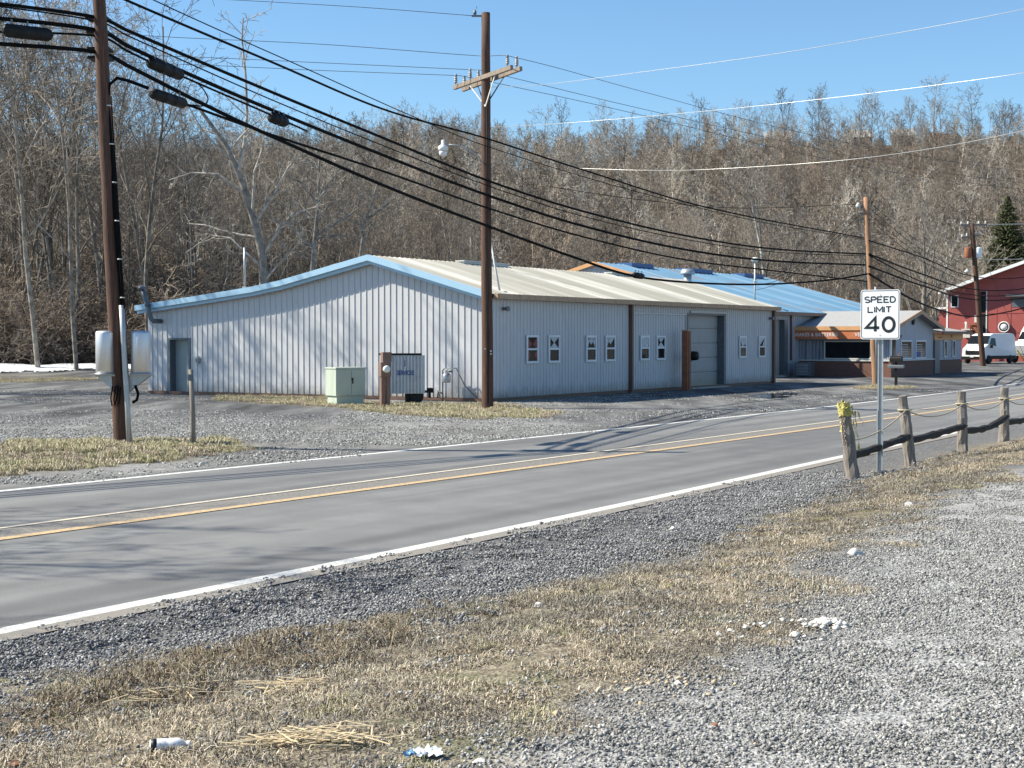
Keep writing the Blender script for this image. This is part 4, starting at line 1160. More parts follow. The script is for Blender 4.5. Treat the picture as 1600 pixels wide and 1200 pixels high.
# ridge vents, masts
for a0, a1_ in ((5.36, 8.5), (17.1, 19.5)):
    m = MB(); m.box(a0, RID-.16, 4.84, a1_, RID+.16, 4.93); m.box(a0-.05, RID-.2, 4.93, a1_+.05, RID+.2, 4.97); m.build('ridge_vent', M['offwhite'], W1)
m = MB(); m.tube([(1.05, .25, 3.6), (1.13, .5, 4.5), (1.22, .8, 5.75)], .035, 8); m.build('mast', M['offwhite'], W1)
m = MB(); m.tube([(-.0, g(383), 3.9), (0, g(383), 5.35)], .04, 8); m.box(-.05, g(383)-.08, 3.7, .05, g(383)+.08, 3.95); m.build('mast', M['galv'], W1)
for px, z in ((785, 3.05), (1201, 3.0)):
    m = MB(); x = a(px); m.box(x-.05,-.12,z-.05,x+.05,-.028,z+.05); m.lathe([(.06,0),(.09,.12)], (x, -.12, z), 10, 'Y', M=Matrix.Scale(-1,3,(0,1,0))); m.build('wall_lamp', M['darkgalv'], W1)

# gas meter set by the gable wall
gm = empty('gas_meter', (0,0,0), 0, 'small grey gas meter with thin pipes against the gable wall', 'gas meter')
def onG(px, z, off=.35):
    b = g(px); p = Vector((-.73,50,0)) + Vector((-.854,.52,0))*b - Vector((.52,.854,0))*off; return Vector((p.x,p.y,z))
m = MB(); m.tube([onG(701,0), onG(701,1.02), onG(703,1.08), onG(722,1.10), onG(735,.55), onG(748,.12,.1)], .022, 6); m.tube([onG(701,.25), onG(694,.35), onG(693,.12)], .03, 6); m.build('pipe', M['darkgalv'], gm)
m = MB(); c_ = onG(707,.78); m.lathe([(.10,-.16),(.14,-.12),(.14,.10),(.08,.16)], c_, 12); m.tube([c_+Vector((0,0,.15)), onG(707,1.08)], .03, 6); m.build('meter_body', M['galv'], gm)
m = MB(); c_ = onG(712,.98); m.lathe([(.10,-.02),(.10,.04)], c_, 12); m.build('regulator', M['darkgalv'], gm)

# ---------------------------------------------------------------- second warehouse, blue roof
O1v = Vector((-.73, 50.0, 0)); Uv = Vector((.52,.854,0)); Vv = Vector((-.854,.52,0))
def LB(a_, b_, z=0): return O1v + Uv*a_ + Vv*b_ + Vector((0,0,z))
W2 = empty('warehouse', LB(32.7, 4.06), RZ, 'second metal warehouse with bright blue roof behind the first', 'building')
L2, D2, R2 = 24.7, 19.2, 9.6
prof2 = [(-.3, 3.52), (R2, 6.3), (D2+.3, 3.52)]
rz2 = lambda b: float(np.interp(b, [p[0] for p in prof2], [p[1] for p in prof2]))
def a2(px):  # photo column -> metres along its front wall
    r = (px-800)/F; P0 = LB(32.7, 4.06); return (r*P0.y - P0.x)/(.52-.854*r)
q0, q1 = a2(1211), a2(1224)
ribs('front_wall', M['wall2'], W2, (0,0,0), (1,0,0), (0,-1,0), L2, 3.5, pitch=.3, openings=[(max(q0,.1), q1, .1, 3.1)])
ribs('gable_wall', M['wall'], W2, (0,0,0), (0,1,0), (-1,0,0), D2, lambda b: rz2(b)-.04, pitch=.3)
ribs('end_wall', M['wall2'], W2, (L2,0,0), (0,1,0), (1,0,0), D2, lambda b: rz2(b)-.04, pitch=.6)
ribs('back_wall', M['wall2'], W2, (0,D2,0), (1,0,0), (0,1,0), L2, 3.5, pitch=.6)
m = MB(); m.box(.02,.02,-.4,L2-.02,D2-.02,.11); m.build('foundation', M['concrete'], W2)
ribbed_roof('roof', M['roof2'], W2, prof2, -.2, L2+.2, pitch=.6, h=.03)
rake('rake_trim', M['orange_trim'], W2, prof2, -.30, .09, .22, .035)
rake('rake_trim', M['orange_trim'], W2, prof2, L2+.21, .07, .2, .035)
m = MB(); m.box(-.2,-.44,3.34,L2+.2,-.30,3.52); m.build('gutter', M['brown_trim'], W2)
m = MB(); m.box(max(q0,.1),.25,.1,q1,.3,3.1)
for i in range(9): m.box(max(q0,.1),.235,.16+i*.33,q1,.25,.16+i*.33+.29)
m.build('garage_door', M['gdoor'], W2)
m = MB(); m.box(q1,-.06,.1,q1+.5,.25,3.1); m.build('door_jamb', M['darkgalv'], W2)
m = MB(); x = a2(1234); m.box(x-.05,-.12,.9,x+.05,-.03,3.4); m.build('downspout', M['brown_trim'], W2)
for px0, px1 in ((975,1009),(1066,1102),(1152,1182)):
    r = lambda px: (lambda rr, P0: (rr*P0.y-P0.x)/(.52-.854*rr))((px-800)/F, LB(32.7, 4.06+R2))
    m = MB(); m.box(r(px0), R2-.5, 6.2, r(px1), R2+.5, 6.42); m.build('ridge_vent', M['vent_blue'], W2)
P0 = LB(32.7, 4.06+4.5); r_ = (1074-800)/F; x = (r_*P0.y-P0.x)/(.52-.854*r_)
m = MB(); m.lathe([(.22,4.6),(.22,5.6)], (x,4.5,0), 14); m.lathe([(.40,5.55),(.42,5.62),(.30,5.85)], (x,4.5,0), 14); m.build('roof_vent', M['galv'], W2)
P0 = LB(32.7, 4.06+1.5); r_ = (1179-800)/F; x = (r_*P0.y-P0.x)/(.52-.854*r_)
m = MB(); m.tube([(x,1.5,3.9),(x,1.5,6.3)], .05, 8); m.box(x-.25,1.45,5.1,x+.25,1.5,5.2); m.lathe([(.15,6.25),(.25,6.4),(.1,6.5)], (x,1.5,0), 10)
m.build('service_mast', M['offwhite'], W2)

# ---------------------------------------------------------------- office with brick base
OF = empty('office_building', LB(38.5, -1.09), RZ, 'small low office with brick base, orange sign band and grey gabled front', 'building')
# local frame: x along the road, y away from it; corner nearest the camera at the origin
OL, OD = 8.3, 5.1
OE, ORD = 2.80, 3.60
def oz(x): return OE + (ORD-OE) * (1 - abs(x - OL/2)/(OL/2))
m = MB(); m.box(0,0,-.1,OL,.16,.86); m.box(0,.16,-.1,.16,OD,.86); m.box(OL,.0,-.1,14.4,.16,.80); m.box(14.24,.16,-.1,14.4,OD,.80); m.build('brick_base', M['brick'], OF)
m = MB(); m.box(-.06,-.06,.86,OL+.02,.2,.93); m.box(-.06,.2,.86,.2,OD,.93); m.build('sill_band', M['offwhite'], OF)
# side wall carrying the sign band (faces the sun), with the big window opening
py0, py1 = 1.0, 3.65
m = MB(); m.box(.03,.16,.93,.10,py0,2.75); m.box(.03,py1,.93,.10,OD,2.75); m.box(.03,py0,2.0,.10,py1,2.75)
m.build('side_wall', M['wall2'], OF)
ribs('side_cladding', M['wall2'], OF, (.03,py1,0), (0,1,0), (-1,0,0), OD-py1, 2.0, .93, .2, .02)
window(OF, (.03, (py0+py1)/2, 1.46), (0,1,0), (-1,0,0), py1-py0, 1.02, .07, False, frame=M['offwhite'], name='display_window')
m = MB(); m.box(.4, py0+.1, .95, .5, py0+1.0, 1.9); m.build('curtain', M['red_cloth'], OF)
# gable wall towards the road
m = MB(); m.prism([(0,.04,.93),(OL,.04,.93),(OL,.04,OE),(OL/2,.04,ORD-.03),(0,.04,OE)], (0,.1,0)); m.build('gable_wall', M['wall2'], OF)
m = MB(); m.prism([(0,OD,.0),(OL,OD,.0),(OL,OD,OE),(OL/2,OD,ORD-.03),(0,OD,OE)], (0,.1,0)); m.build('rear_wall', M['wall2'], OF)
def ax(px, b=-1.09):
    r = (px-800)/F; P0 = LB(38.5, b); return (r*P0.y-P0.x)/(.52-.854*r)
for p0, p1 in ((1408,1425),(1431,1447)):
    x0, x1 = ax(p0), ax(p1)
    w = window(OF, ((x0+x1)/2, .04, 1.47), (1,0,0), (0,-1,0), x1-x0, 1.06, .09, False, glass=M['glass'])
    m = MB()
    for k in range(6): m.box(x0+.15, -.0, 1.08+k*.13, x0+(x1-x0)*.62, .012, 1.12+k*.13)
    m.build('blind', M['curtain'], OF)
m = MB(); x0 = ax(1431); m.box(x0+.2,-.005,.98,x0+.9,.0,1.35); m.build('window_poster', M['blue_letter'], OF)
m = MB(); x = ax(1402); m.box(x-.05,-.16,2.2,x+.35,-.02,2.28); m.lathe([(.08,-.2),(.05,-.05)], (x+.1,0,2.2), 8, 'Y'); m.build('wall_lamp', M['darkgalv'], OF)
m = MB(); m.lathe([(.20,-.04),(.20,.03)], (OL/2+.1,0,3.05), 12, 'Y'); m.build('gable_vent', M['black'], OF)
# corner pillars
m = MB(); m.box(-.02,-.08,.93,.22,-.0,2.65); m.build('corner_post', M['white'], OF)
m = MB(); x = ax(1391); m.box(.5,-.05,.95,.95,.0,2.1); m.build('door_glass', M['glass'], OF)
m = MB(); m.box(-.14,-.14,-.1,.25,-.0,.86); m.build('brick_pier', M['brick'], OF)
# roof
pr = [(-.45, OE-.12), (OL/2, ORD), (OL+.45, OE-.12)]
m = MB()
P = [(x, z+.05) for x, z in pr] + [(x, z-.04) for x, z in reversed(pr)]
m.prism([(x, -.45, z) for x, z in P], (0, OD+1.2, 0)); m.build('roof', M['shingle'], OF)
m = MB(); P = [(x, z+.065) for x, z in pr] + [(x, z-.15) for x, z in reversed(pr)]
m.prism([(x, -.53, z) for x, z in P], (0, .08, 0)); m.build('rake_trim', M['tan_trim'], OF)
m = MB(); m.box(-.54,-.5,OE-.27,-.46,OD+.05,OE-.05); m.build('eave_fascia', M['orange_trim'], OF)
bd = MB(); bd.box(-.50,-.40,2.06,-.44,OD+.3,2.52); bd = bd.build('sign_band', M['orange'], OF)
def text_mesh(s, size, mat, parent, loc, rot, name='lettering', ext=.004, offset=0.0, sx=1.0, name_font=None, align='LEFT'):
    cu = bpy.data.curves.new(name, 'FONT'); cu.body = s; cu.size = size; cu.extrude = ext; cu.offset = offset; cu.align_x = align; cu.align_y = 'CENTER'
    cu.space_character = 1.05
    to = bpy.data.objects.new(name, cu); COL.objects.link(to)
    C.view_layer.update()
    me = bpy.data.meshes.new_from_object(to.evaluated_get(C.evaluated_depsgraph_get()))
    bpy.data.objects.remove(to); bpy.data.curves.remove(cu)
    me.materials.clear(); me.materials.append(mat)
    o = bpy.data.objects.new(name, me); COL.objects.link(o); o.parent = parent
    o.location = loc; o.rotation_euler = rot; o.scale = (sx, 1, 1)
    return o
# text on the plane facing -x: reads from far y to near y
text_mesh('BRAKES & BATTERIES', .27, M['white_letter'], bd, (-.506, OD+.12, 2.29), (R(90), 0, R(-90)), offset=.004, sx=.95)
text_mesh('VEHICLE', .27, M['white_letter'], bd, (-.506, 1.75, 2.29), (R(90), 0, R(-90)), offset=.004, sx=.95)
# lower wing to the right
WX0, WX1 = OL, 14.4
ribs('wing_wall', M['wall2'], OF, (WX0+.02,.04,0), (1,0,0), (0,-1,0), WX1-WX0-.02, 2.0, .82, .4, .02)
m = MB(); m.box(WX1-.06,.06,.8,WX1,OD,2.4); m.box(WX0,.06,2.0,WX1-.06,.1,2.4); m.build('wing_side_wall', M['wall2'], OF)
wb = MB(); wb.box(WX0+.02,-.05,2.0,WX1,.03,2.40); wb = wb.build('wing_fascia', M['orange_trim'], OF)
m = MB(); x = ax(1485)
m.prism([(x+.28*math.cos(k*.785)*(1 if k%2 else .55), -.06, 2.24+.13*math.sin(k*.785)*(1 if k%2 else .55)) for k in range(8)], (0,.008,0)); m.build('emblem', M['rust'], wb)
m = MB(); x = ax(1468); m.box(x-.5,-.056,2.12,x+.2,-.052,2.17); m.box(x-.1,-.056,2.17,x+.5,-.052,2.20); m.build('lettering', M['rust'], wb)
m = MB(); m.prism([(WX0+.1,-.45,2.42),(WX0+.1,-.45,2.50),(WX0+.1,2.5,2.98),(WX0+.1,OD+1,2.98),(WX0+.1,OD+1,2.9),(WX0+.1,2.5,2.9)], (WX1-WX0+.3,0,0)); m.build('wing_roof', M['shingle'], OF)
m = MB(); m.box(WX0+.1,-.52,2.36,WX1+.4,-.452,2.52); m.build('wing_gutter', M['brown_trim'], OF)
m = MB(); x = ax(1460); m.box(x-.1,-.06,.05,x+.9,.02,2.0); m.build('side_door', M['darkgalv'], OF)
for px in (1477, 1490):
    x = ax(px); window(OF, (x,.02,1.48), (1,0,0), (0,-1,0), .62, 1.0, .06, False)
# outdoor unit in the shade by the brick base
ac = empty('air_conditioner', LB(37.3, 3.2), RZ, 'boxy outdoor cooling unit in the shade by the office brick base', 'air conditioner')
m = MB(); m.box(-.45,-.4,.05,.45,.4,.80); m.build('casing', M['darkgalv'], ac, .02)
m = MB(); [m.box(-.47,-.34,.12+k*.08,-.455,.34,.16+k*.08) for k in range(8)]; m.build('grille', M['galv'], ac)

# ---------------------------------------------------------------- red barn-like building
XR, YR = 41.0, 145.0
RB = empty('red_building', (XR, YR, 0), math.atan2(-.52,.854), 'tall red metal building with white trimmed sloping roof', 'building')
# local: x runs right along the facade, y away from the camera
RW, RDp = 19.0, 22.0
rr = lambda x: 6.55 + (9.75-6.55) * (1 - abs(x-9.5)/9.5)
m = MB(); m.prism([(0,0,0),(19,0,0),(19,0,rr(19)),(9.5,0,rr(9.5)),(0,0,rr(0))], (0,.2,0)); m.build('facade_wall', M['red'], RB)
m = MB(); m.box(0,.2,0,.2,RDp,6.5); m.box(18.8,.2,0,19,RDp,6.5); m.prism([(0,RDp,0),(19,RDp,0),(19,RDp,rr(19)),(9.5,RDp,rr(9.5)),(0,RDp,rr(0))], (0,.2,0)); m.build('side_wall', M['red'], RB)
m = MB(); pr = [(-.5, 6.42), (9.5, 9.85), (19.5, 6.42)]; P = [(x, z+.1) for x, z in pr] + [(x, z-.05) for x, z in reversed(pr)]
m.prism([(x,-1.1,z) for x, z in P], (0,RDp+1.8,0)); m.build('roof', M['offwhite'], RB)
m = MB(); P = [(x, z+.14) for x, z in pr] + [(x, z-.16) for x, z in reversed(pr)]; m.prism([(x,-1.18,z) for x, z in P], (0,.08,0)); m.build('rake_trim', M['white'], RB)
def xr(px): r = (px-800)/F; return (r*YR-XR)/(.854+.52*r)
def zr(py, x): return EYE + (HZ-py)*(YR-.52*x)/F
m = MB(); m.box(-.04,-.03,0,.12,-.0,6.4); m.build('corner_trim', M['white'], RB)
x0, x1 = xr(1485), xr(1497); window(RB, ((x0+x1)/2, -.0, zr(471,x0)), (1,0,0), (0,-1,0), x1-x0, zr(462,x0)-zr(481,x0), .08, False)
x0, x1 = xr(1531), xr(1540); m = MB(); m.box(x0,-.02,zr(536,x0),x1,.0,zr(456,x0)); m.build('recess_shade_plate', M['black'], RB)  # flat black plate, its colour stands in for shade inside a recess
m = MB(); m.box(x1,-.06,zr(545,x0),x1+.10,0,zr(455,x0)); m.build('pipe', M['offwhite'], RB)
m = MB(); m.box(xr(1522),-.05,zr(504,2),xr(1529),0,zr(493,2)); m.build('louvre', M['offwhite'], RB)
m = MB()
for py in (462, 490, 520): m.box(.1,-.03,zr(py,3),18.9,-.0,zr(py,3)+.05)
for px in (1556, 1578): m.box(xr(px),-.025,0,xr(px)+.06,-.0,rr(xr(px))-.2)
m.build('wall_seams', M['red'], RB)
fx = xr(1569); fz = zr(511, fx)
m = MB(); m.lathe([(.52,-.12),(.52,-.30),(.45,-.32),(.42,-.2),(.30,-.2),(.29,-.30),(.02,-.32)], (fx,0,fz), 24, 'Y'); m.build('exhaust_fan', M['white'], RB)
m = MB(); m.lathe([(.43,-.205),(.31,-.205)], (fx,0,fz), 24, 'Y'); m.lathe([(.43,-.21),(.43,-.2)], (fx,0,fz), 24, 'Y'); m.build('fan_guard', M['black'], RB)
m = MB(); m.box(xr(1508),-.8,zr(528,2),xr(1520),-.02,zr(519,2)); m.build('window_unit', M['offwhite'], RB, .03)
m = MB(); m.box(xr(1506),-1.0,zr(516,2),xr(1522),-.0,zr(514,2)); m.tube([(xr(1510),-.3,zr(515,2)),(xr(1511),-.3,zr(508,2)),(xr(1510),-.3,zr(503,2))], .12, 8); m.build('vent_stack', M['offwhite'], RB)
m = MB(); m.box(xr(1521),-1.4,zr(508,2.5),xr(1533),-.02,zr(506,2.5)); m.box(xr(1521),-1.4,0,xr(1522),-1.2,zr(508,2.5)); m.prism([(xr(1523),-1.3,zr(508,2)),(xr(1531),-1.3,zr(520,2)),(xr(1533),-1.3,zr(520,2)),(xr(1528),-1.3,zr(508,2))], (0,.1,0)); m.build('porch_frame', M['rust'], RB)
m = MB(); m.box(xr(1575),-1.2,zr(464,6),xr(1640),-.0,zr(461,6)); m.box(xr(1580),-.02,zr(480,6),xr(1640),-.0,zr(465,6)); m.build('awning', M['darkgalv'], RB)
# lean-to at the left corner
m = MB(); m.box(-1.0,1.0,0,-.02,8,4.9); m.build('side_annex', M['red'], RB)
m = MB(); m.box(-1.3,.6,4.9,-.02,8.2,5.1); m.build('annex_roof', M['white'], RB)
m = MB(); m.prism([(-2.6,.5,0),(-.02,.5,0),(-.02,.5,3.1)], (0,2,0)); m.build('sloped_annex', M['red'], RB)

# ---------------------------------------------------------------- houses on the ridge
def house(px, Y, w, h, mat, lab, roofm):
    x = (px-800)/F*Y; z = gz(x, Y)
    r = empty('hilltop_house', (x, Y, z), R(px % 40 - 20), lab, 'house')
    m = MB(); m.box(-w/2,-3,-2,w/2,3,h); m.prism([(-w/2,-3,h),(-w/2,3,h),(-w/2,0,h+2)], (w,0,0)); m.build('wall', mat, r)
    m = MB(); m.prism([(-w/2-.3,-3.4,h-.2),(-w/2-.3,0,h+2.15),(-w/2-.3,3.4,h-.2),(-w/2-.3,3.4,h-.4),(-w/2-.3,0,h+1.95),(-w/2-.3,-3.4,h-.4)], (w+.6,0,0)); m.build('roof', roofm, r)
    for k in (-.3, 0, .3): window(r, (w*k,-3,h*.6), (1,0,0), (0,-1,0), .9, 1.2, .1, True)
house(1213, 424, 7, 1.8, M['offwhite'], 'low white house on the ridge above the blue roof', M['shingle'])
house(1340, 430, 6, 2.2, M['brown_box'], 'brown house on the ridge left of the two others', M['shingle'])
house(1408, 428, 6, 2.3, M['brown_box'], 'tall gabled brown house among the ridge trees', M['shingle'])
house(1470, 432, 9, 1.8, M['brown_box'], 'long low dark house at the right of the ridge', M['brown_trim'])

# ================================================================ VEHICLES
def van():
    d = Vector((-.693,-.720,0))
    front = at(1519, 560, 126.5); ctr = Vector((front.x, front.y, 0)) - d*2.95
    root = empty('parked_van', (ctr.x, ctr.y, .02), math.atan2(d.y, d.x), 'white high roofed cargo van parked in front of the red building', 'van')
    # side profile, x forward
    prof = [(-2.95,.45),(-2.95,.9),(-2.92,2.2),(-2.80,2.47),(-2.3,2.53),(.9,2.50),(1.45,2.36),(2.05,1.62),(2.75,1.30),(2.93,1.05),(2.97,.5),(2.9,.38),(-2.8,.38)]
    def hw(z): return 1.0 if z < 1.35 else 1.0 - .16*((z-1.35)/1.15)
    m = MB(); n = len(prof)
    L_ = [(x,  hw(z)*(1 if x < 2.5 else .93), z) for x, z in prof]; R_ = [(x, -y, z) for x, y, z in L_]
    m._add(L_+R_, [tuple(range(n)), tuple(range(n,2*n))[::-1]] + [(i,(i+1)%n,(i+1)%n+n,i+n) for i in range(n)])
    b = m.build('body', M['white'], root, .06)
    g_ = MB(); g_.prism([(1.50,-.82,2.30),(1.50,.82,2.30),(2.06,.90,1.66),(2.06,-.90,1.66)], (.03,0,.02)); g_.build('windscreen', M['glass'], root)
    for s in (1,-1):
        g_ = MB(); y = 1.0*s
        g_.prism([(1.42,.875*s,2.12),(1.86,.955*s,1.62),(.75,.975*s,1.45),(.75,.875*s,2.12)], (0,.012*s+.03*s,0)); g_.build('side_window', M['glass'], root)
        k = MB(); k.box(-2.8,min(.985*s,1.02*s),.40,2.2,max(.985*s,1.02*s),.66); k.build('side_moulding', M['black'], root)
        k = MB(); k.obox((2.88,.72*s,1.12),.12,.34,.22,Matrix.Identity(3)); k.build('headlight', M['lamp'], root, .02)
        k = MB(); k.obox((1.75,1.12*s,1.45),.16,.18,.30,Matrix.Identity(3)); k.build('wing_mirror', M['black'], root, .03)
    m = MB(); m.obox((2.96,0,.92),.06,1.2,.34,Matrix.Identity(3)); m.obox((2.9,0,.48),.24,1.9,.26,Matrix.Identity(3)); m.build('grille', M['black'], root, .02)
    m = MB(); m.obox((3.03,0,.62),.02,.32,.16,Matrix.Identity(3)); m.build('number_plate', M['white'], root)
    m = MB(); m.obox((-2.97,0,.5),.12,1.9,.24,Matrix.Identity(3)); m.build('rear_bumper', M['black'], root, .02)
    for x in (1.95,-1.85):
        for s in (1,-1):
            t = MB(); t.lathe([(.20,-.12),(.33,-.12),(.36,-.06),(.36,.06),(.33,.12),(.20,.12)], (x,.92*s,.36), 24, 'Y'); t = t.build('wheel', M['rubber'], root)
            r = MB(); r.lathe([(.03,.10*s),(.20,.115*s),(.21,.06*s),(.21,-.06*s)], (x,.92*s,.36), 16, 'Y'); r.build('rim', M['galv'], t)
van()
def truck():
    d = Vector((-.693,-.720,0))
    c = at(1618, 560, 133); root = empty('semi_truck', (c.x, c.y, .02), math.atan2(d.y, d.x), 'white sleeper cab truck cut off by the right edge behind the van', 'truck')
    prof = [(-2.3,.9),(-2.3,3.55),(-1.2,3.62),(-.3,3.35),(.45,2.75),(.6,2.55),(1.05,1.95),(2.6,1.7),(2.8,1.4),(2.8,.6),(-2.3,.6)]
    m = MB(); n = len(prof)
    m.prism([(x,-1.15,z) for x, z in prof], (0,2.3,0)); m.build('cab', M['white'], root, .12)
    m = MB(); m.prism([(.47,-1.0,2.66),(.47,1.0,2.66),(1.02,1.08,2.02),(1.02,-1.08,2.02)], (.03,0,.03)); m.build('windscreen', M['glass'], root)
    for s in (1,-1):
        m = MB(); m.prism([(.45,1.155*s,2.5),(.9,1.155*s,1.95),(-.3,1.155*s,1.95),(-.3,1.155*s,2.5)], (0,.02*s,0)); m.build('side_window', M['glass'], root)
    m = MB(); m.box(-2.75,-1.1,1.0,-2.35,1.1,3.3); m.build('rear_fairing', M['black'], root)
    m = MB(); m.box(-7,-.45,.75,2.6,.45,.98); m.build('chassis', M['black'], root)
    m = MB(); m.box(2.78,-.6,.8,2.86,.6,1.5); m.build('grille', M['galv'], root)
    m = MB(); m.box(-2.2,1.16,.45,-.5,1.3,.95); m.box(-2.2,-1.3,.45,-.5,-1.16,.95); m.build('fuel_tank', M['galv'], root, .05)
    for x in (1.9,-4.2,-5.5):
        for s in (1,-1):
            t = MB(); t.lathe([(.28,-.14),(.48,-.14),(.52,-.08),(.52,.08),(.48,.14),(.28,.14)], (x,1.0*s,.52), 24, 'Y'); t = t.build('wheel', M['rubber'], root)
            r = MB(); r.lathe([(.05,.12*s),(.28,.13*s),(.29,-.1*s)], (x,1.0*s,.52), 16, 'Y'); r.build('rim', M['galv'], t)
truck()
# ================================================================ UTILITY POLES AND LINES
def pole(base, top, r0, r1, mat, label, name='utility_pole'):
    root = empty(name, base, 0, label, 'utility pole')
    m = MB(); n = 10; rn = random.Random(int(abs(base[0])*10)); b = Vector(base); t = Vector(top) - b
    pts = [Vector((0,0,-.5))] + [t*(i/n) + Vector((rn.uniform(-.012,.012), rn.uniform(-.012,.012), 0)) for i in range(n+1)]
    rad = [r0] + [r0+(r1-r0)*i/n for i in range(n+1)]
    m.tube(pts, rad, 16); m.build('shaft', mat, root)
    return root
def loc(root, p): return Vector(p) - root.location
def cable(name, pts, r, mat, label, cat='cable', n=14, group=None, sides=6):
    """cable through the given points (Catmull-Rom)"""
    P = [Vector(p) for p in pts]; Q = [P[0]*2-P[1]] + P + [P[-1]*2-P[-2]]; out = []
    for i in range(1, len(Q)-2):
        # centripetal-ish hermite with finite-difference tangents scaled by chord
        p0, p1, p2, p3 = Q[i-1], Q[i], Q[i+1], Q[i+2]
        h = (p2-p1).length; m1 = ((p2-p0)/((p2-p1).length+(p1-p0).length))*h; m2 = ((p3-p1)/((p3-p2).length+(p2-p1).length))*h
        for k in range(n):
            t = k/n; out.append(p1*(2*t**3-3*t*t+1)+m1*(t**3-2*t*t+t)+p2*(-2*t**3+3*t*t)+m2*(t**3-t*t))
    out.append(P[-1])
    m = MB(); m.tube(out, r, sides); o = m.build(name, mat); return tag(o, label, cat, group)
def sagline(a, b, s, n=9):
    a = Vector(a); b = Vector(b); return [a.lerp(b, i/(n-1)) - Vector((0,0,4*s*(i/(n-1))*(1-i/(n-1)))) for i in range(n)]

D1, D2_, D3, D4 = 28.9, 45.6, 70.0, 117.0
B1 = at(190.5, 700, D1); B1.z = gz(B1.x, B1.y); T1 = at(148, -120, D1-.3)
B2 = at(762, 638, D2_); B2.z = gz(B2.x, B2.y); T2 = at(758.5, 20, D2_)
B3 = at(1369, 602, D3); B3.z = 0; T3 = at(1353.5, 308, D3)
B4 = at(1536, 572, D4); B4.z = 0; T4 = at(1518.5, 349, D4)
p1_ = pole(B1, T1, .15, .115, M['pole'], 'leaning brown utility pole with two white cabinets on brackets')
p2_ = pole(B2, T2, .175, .125, M['pole'], 'tall brown utility pole with crossarms at the warehouse corner')
p3_ = pole(B3, T3, .17, .12, M['pole_tan'], 'tan sunlit utility pole behind the speed limit sign')
p4_ = pole(B4, T4, .22, .17, M['pole'], 'leaning dark utility pole with transformers by the white van')
# poles outside the picture that carry the same lines
PL = Vector((-24, 10.5, 0)); q_ = pole(PL, PL+Vector((0,0,10)), .16, .12, M['pole'], 'roadside utility pole carrying the cables beyond the left edge')
PA = Vector((-44, 50, 0)); q_ = pole(PA, PA+Vector((0,0,12)), .16, .12, M['pole'], 'utility pole across the lot carrying the thin power lines')
PB = Vector((36, 88, 0)); q_ = pole(PB, PB+Vector((0,0,11)), .16, .12, M['pole'], 'utility pole past the right edge carrying the power lines')

# pole 1 fittings: cabinets, brackets, conduit, loops
for px, side in ((165, -1), (220, 1)):
    c = loc(p1_, at(px, 583, D1-.12)); hgt = 65/F*D1
    m = MB(); m.lathe([(.165,0),(.18,.01),(.18,hgt-.04),(.165,hgt),(.04,hgt+.012)], c, 28); cab = m.build('cabinet', M['steel'], p1_)
    m = MB(); m.lathe([(.20,-.03),(.20,-.002)], c, 28); m.build('base_flange', M['galv'], cab)
    k = loc(p1_, at(193, 583, D1)); inner = Vector((k.x, c.y, c.z))
    m = MB()
    P = [Vector((c.x - .17*side*-1*-1, c.y-.02, c.z-.034)), Vector((inner.x+.06*side, c.y-.02, c.z-.034)), Vector((inner.x+.06*side, c.y-.02, c.z-.40))]
    P[0].x = c.x + .19*side
    m.prism(P, (0,.02,0)); m.prism([p+Vector((0,.16,0)) for p in P], (0,.02,0))
    m.box(min(P[0].x,P[1].x), c.y-.06, c.z-.055, max(P[0].x,P[1].x), c.y+.2, c.z-.034)
    m.build('bracket', M['galv'], p1_)
m = MB(); A_ = lambda px, py, d=-.24: loc(p1_, at(px, py, D1+d))
m.tube([A_(202.5,704), A_(199.5,640), A_(196,587), A_(193,530), A_(190,477)], .052, 10); m.build('conduit', M['galv'], p1_)
m = MB(); g0_ = A_(203,703); m.lathe([(.09,-.08),(.10,-.02),(.06,.03)], g0_, 12); m.build('conduit_foot', M['offwhite'], p1_)
m = MB(); m.tube([A_(193,482), A_(190,440), A_(184,360), A_(178,280), A_(172,200), A_(168,155), A_(171,132), A_(183,122), A_(200,126), A_(232,138)], .032, 8)
m.tube([A_(198,590,-.12), A_(193,500,-.12), A_(186,380,-.12), A_(179,270,-.12), A_(173,185,-.12), A_(171,150,-.1)], .040, 8)
m.tube([A_(189,478), A_(183,400), A_(176,300), A_(166,160), A_(160,85)], .024, 8); m.build('riser_cable', M['cable'], p1_)
for q in range(6): m = MB(); m.lathe([(.045,-.01),(.045,.01)], A_(170+q*4.3, 165+q*60, -.27), 10); m.build('riser_clip', M['offwhite'], p1_)
m = MB()
m.tube([A_(176,603), A_(173,622), A_(175,634), A_(180,632), A_(184,612), A_(184,602)], .013, 6)
m.tube([A_(180,603), A_(178,625), A_(180,636), A_(186,630), A_(188,604)], .013, 6)
m.tube([A_(211,602), A_(216,615), A_(214,625), A_(207,629)], .028, 8); m.build('drip_loop', M['cable'], p1_)
for py in (30, 52, 78, 92):
    m = MB(); c = A_(154+ (py-30)*.06, py, 0); m.obox(c, .40, .36, .05, Matrix.Identity(3)); m.build('clamp', M['black'], p1_)

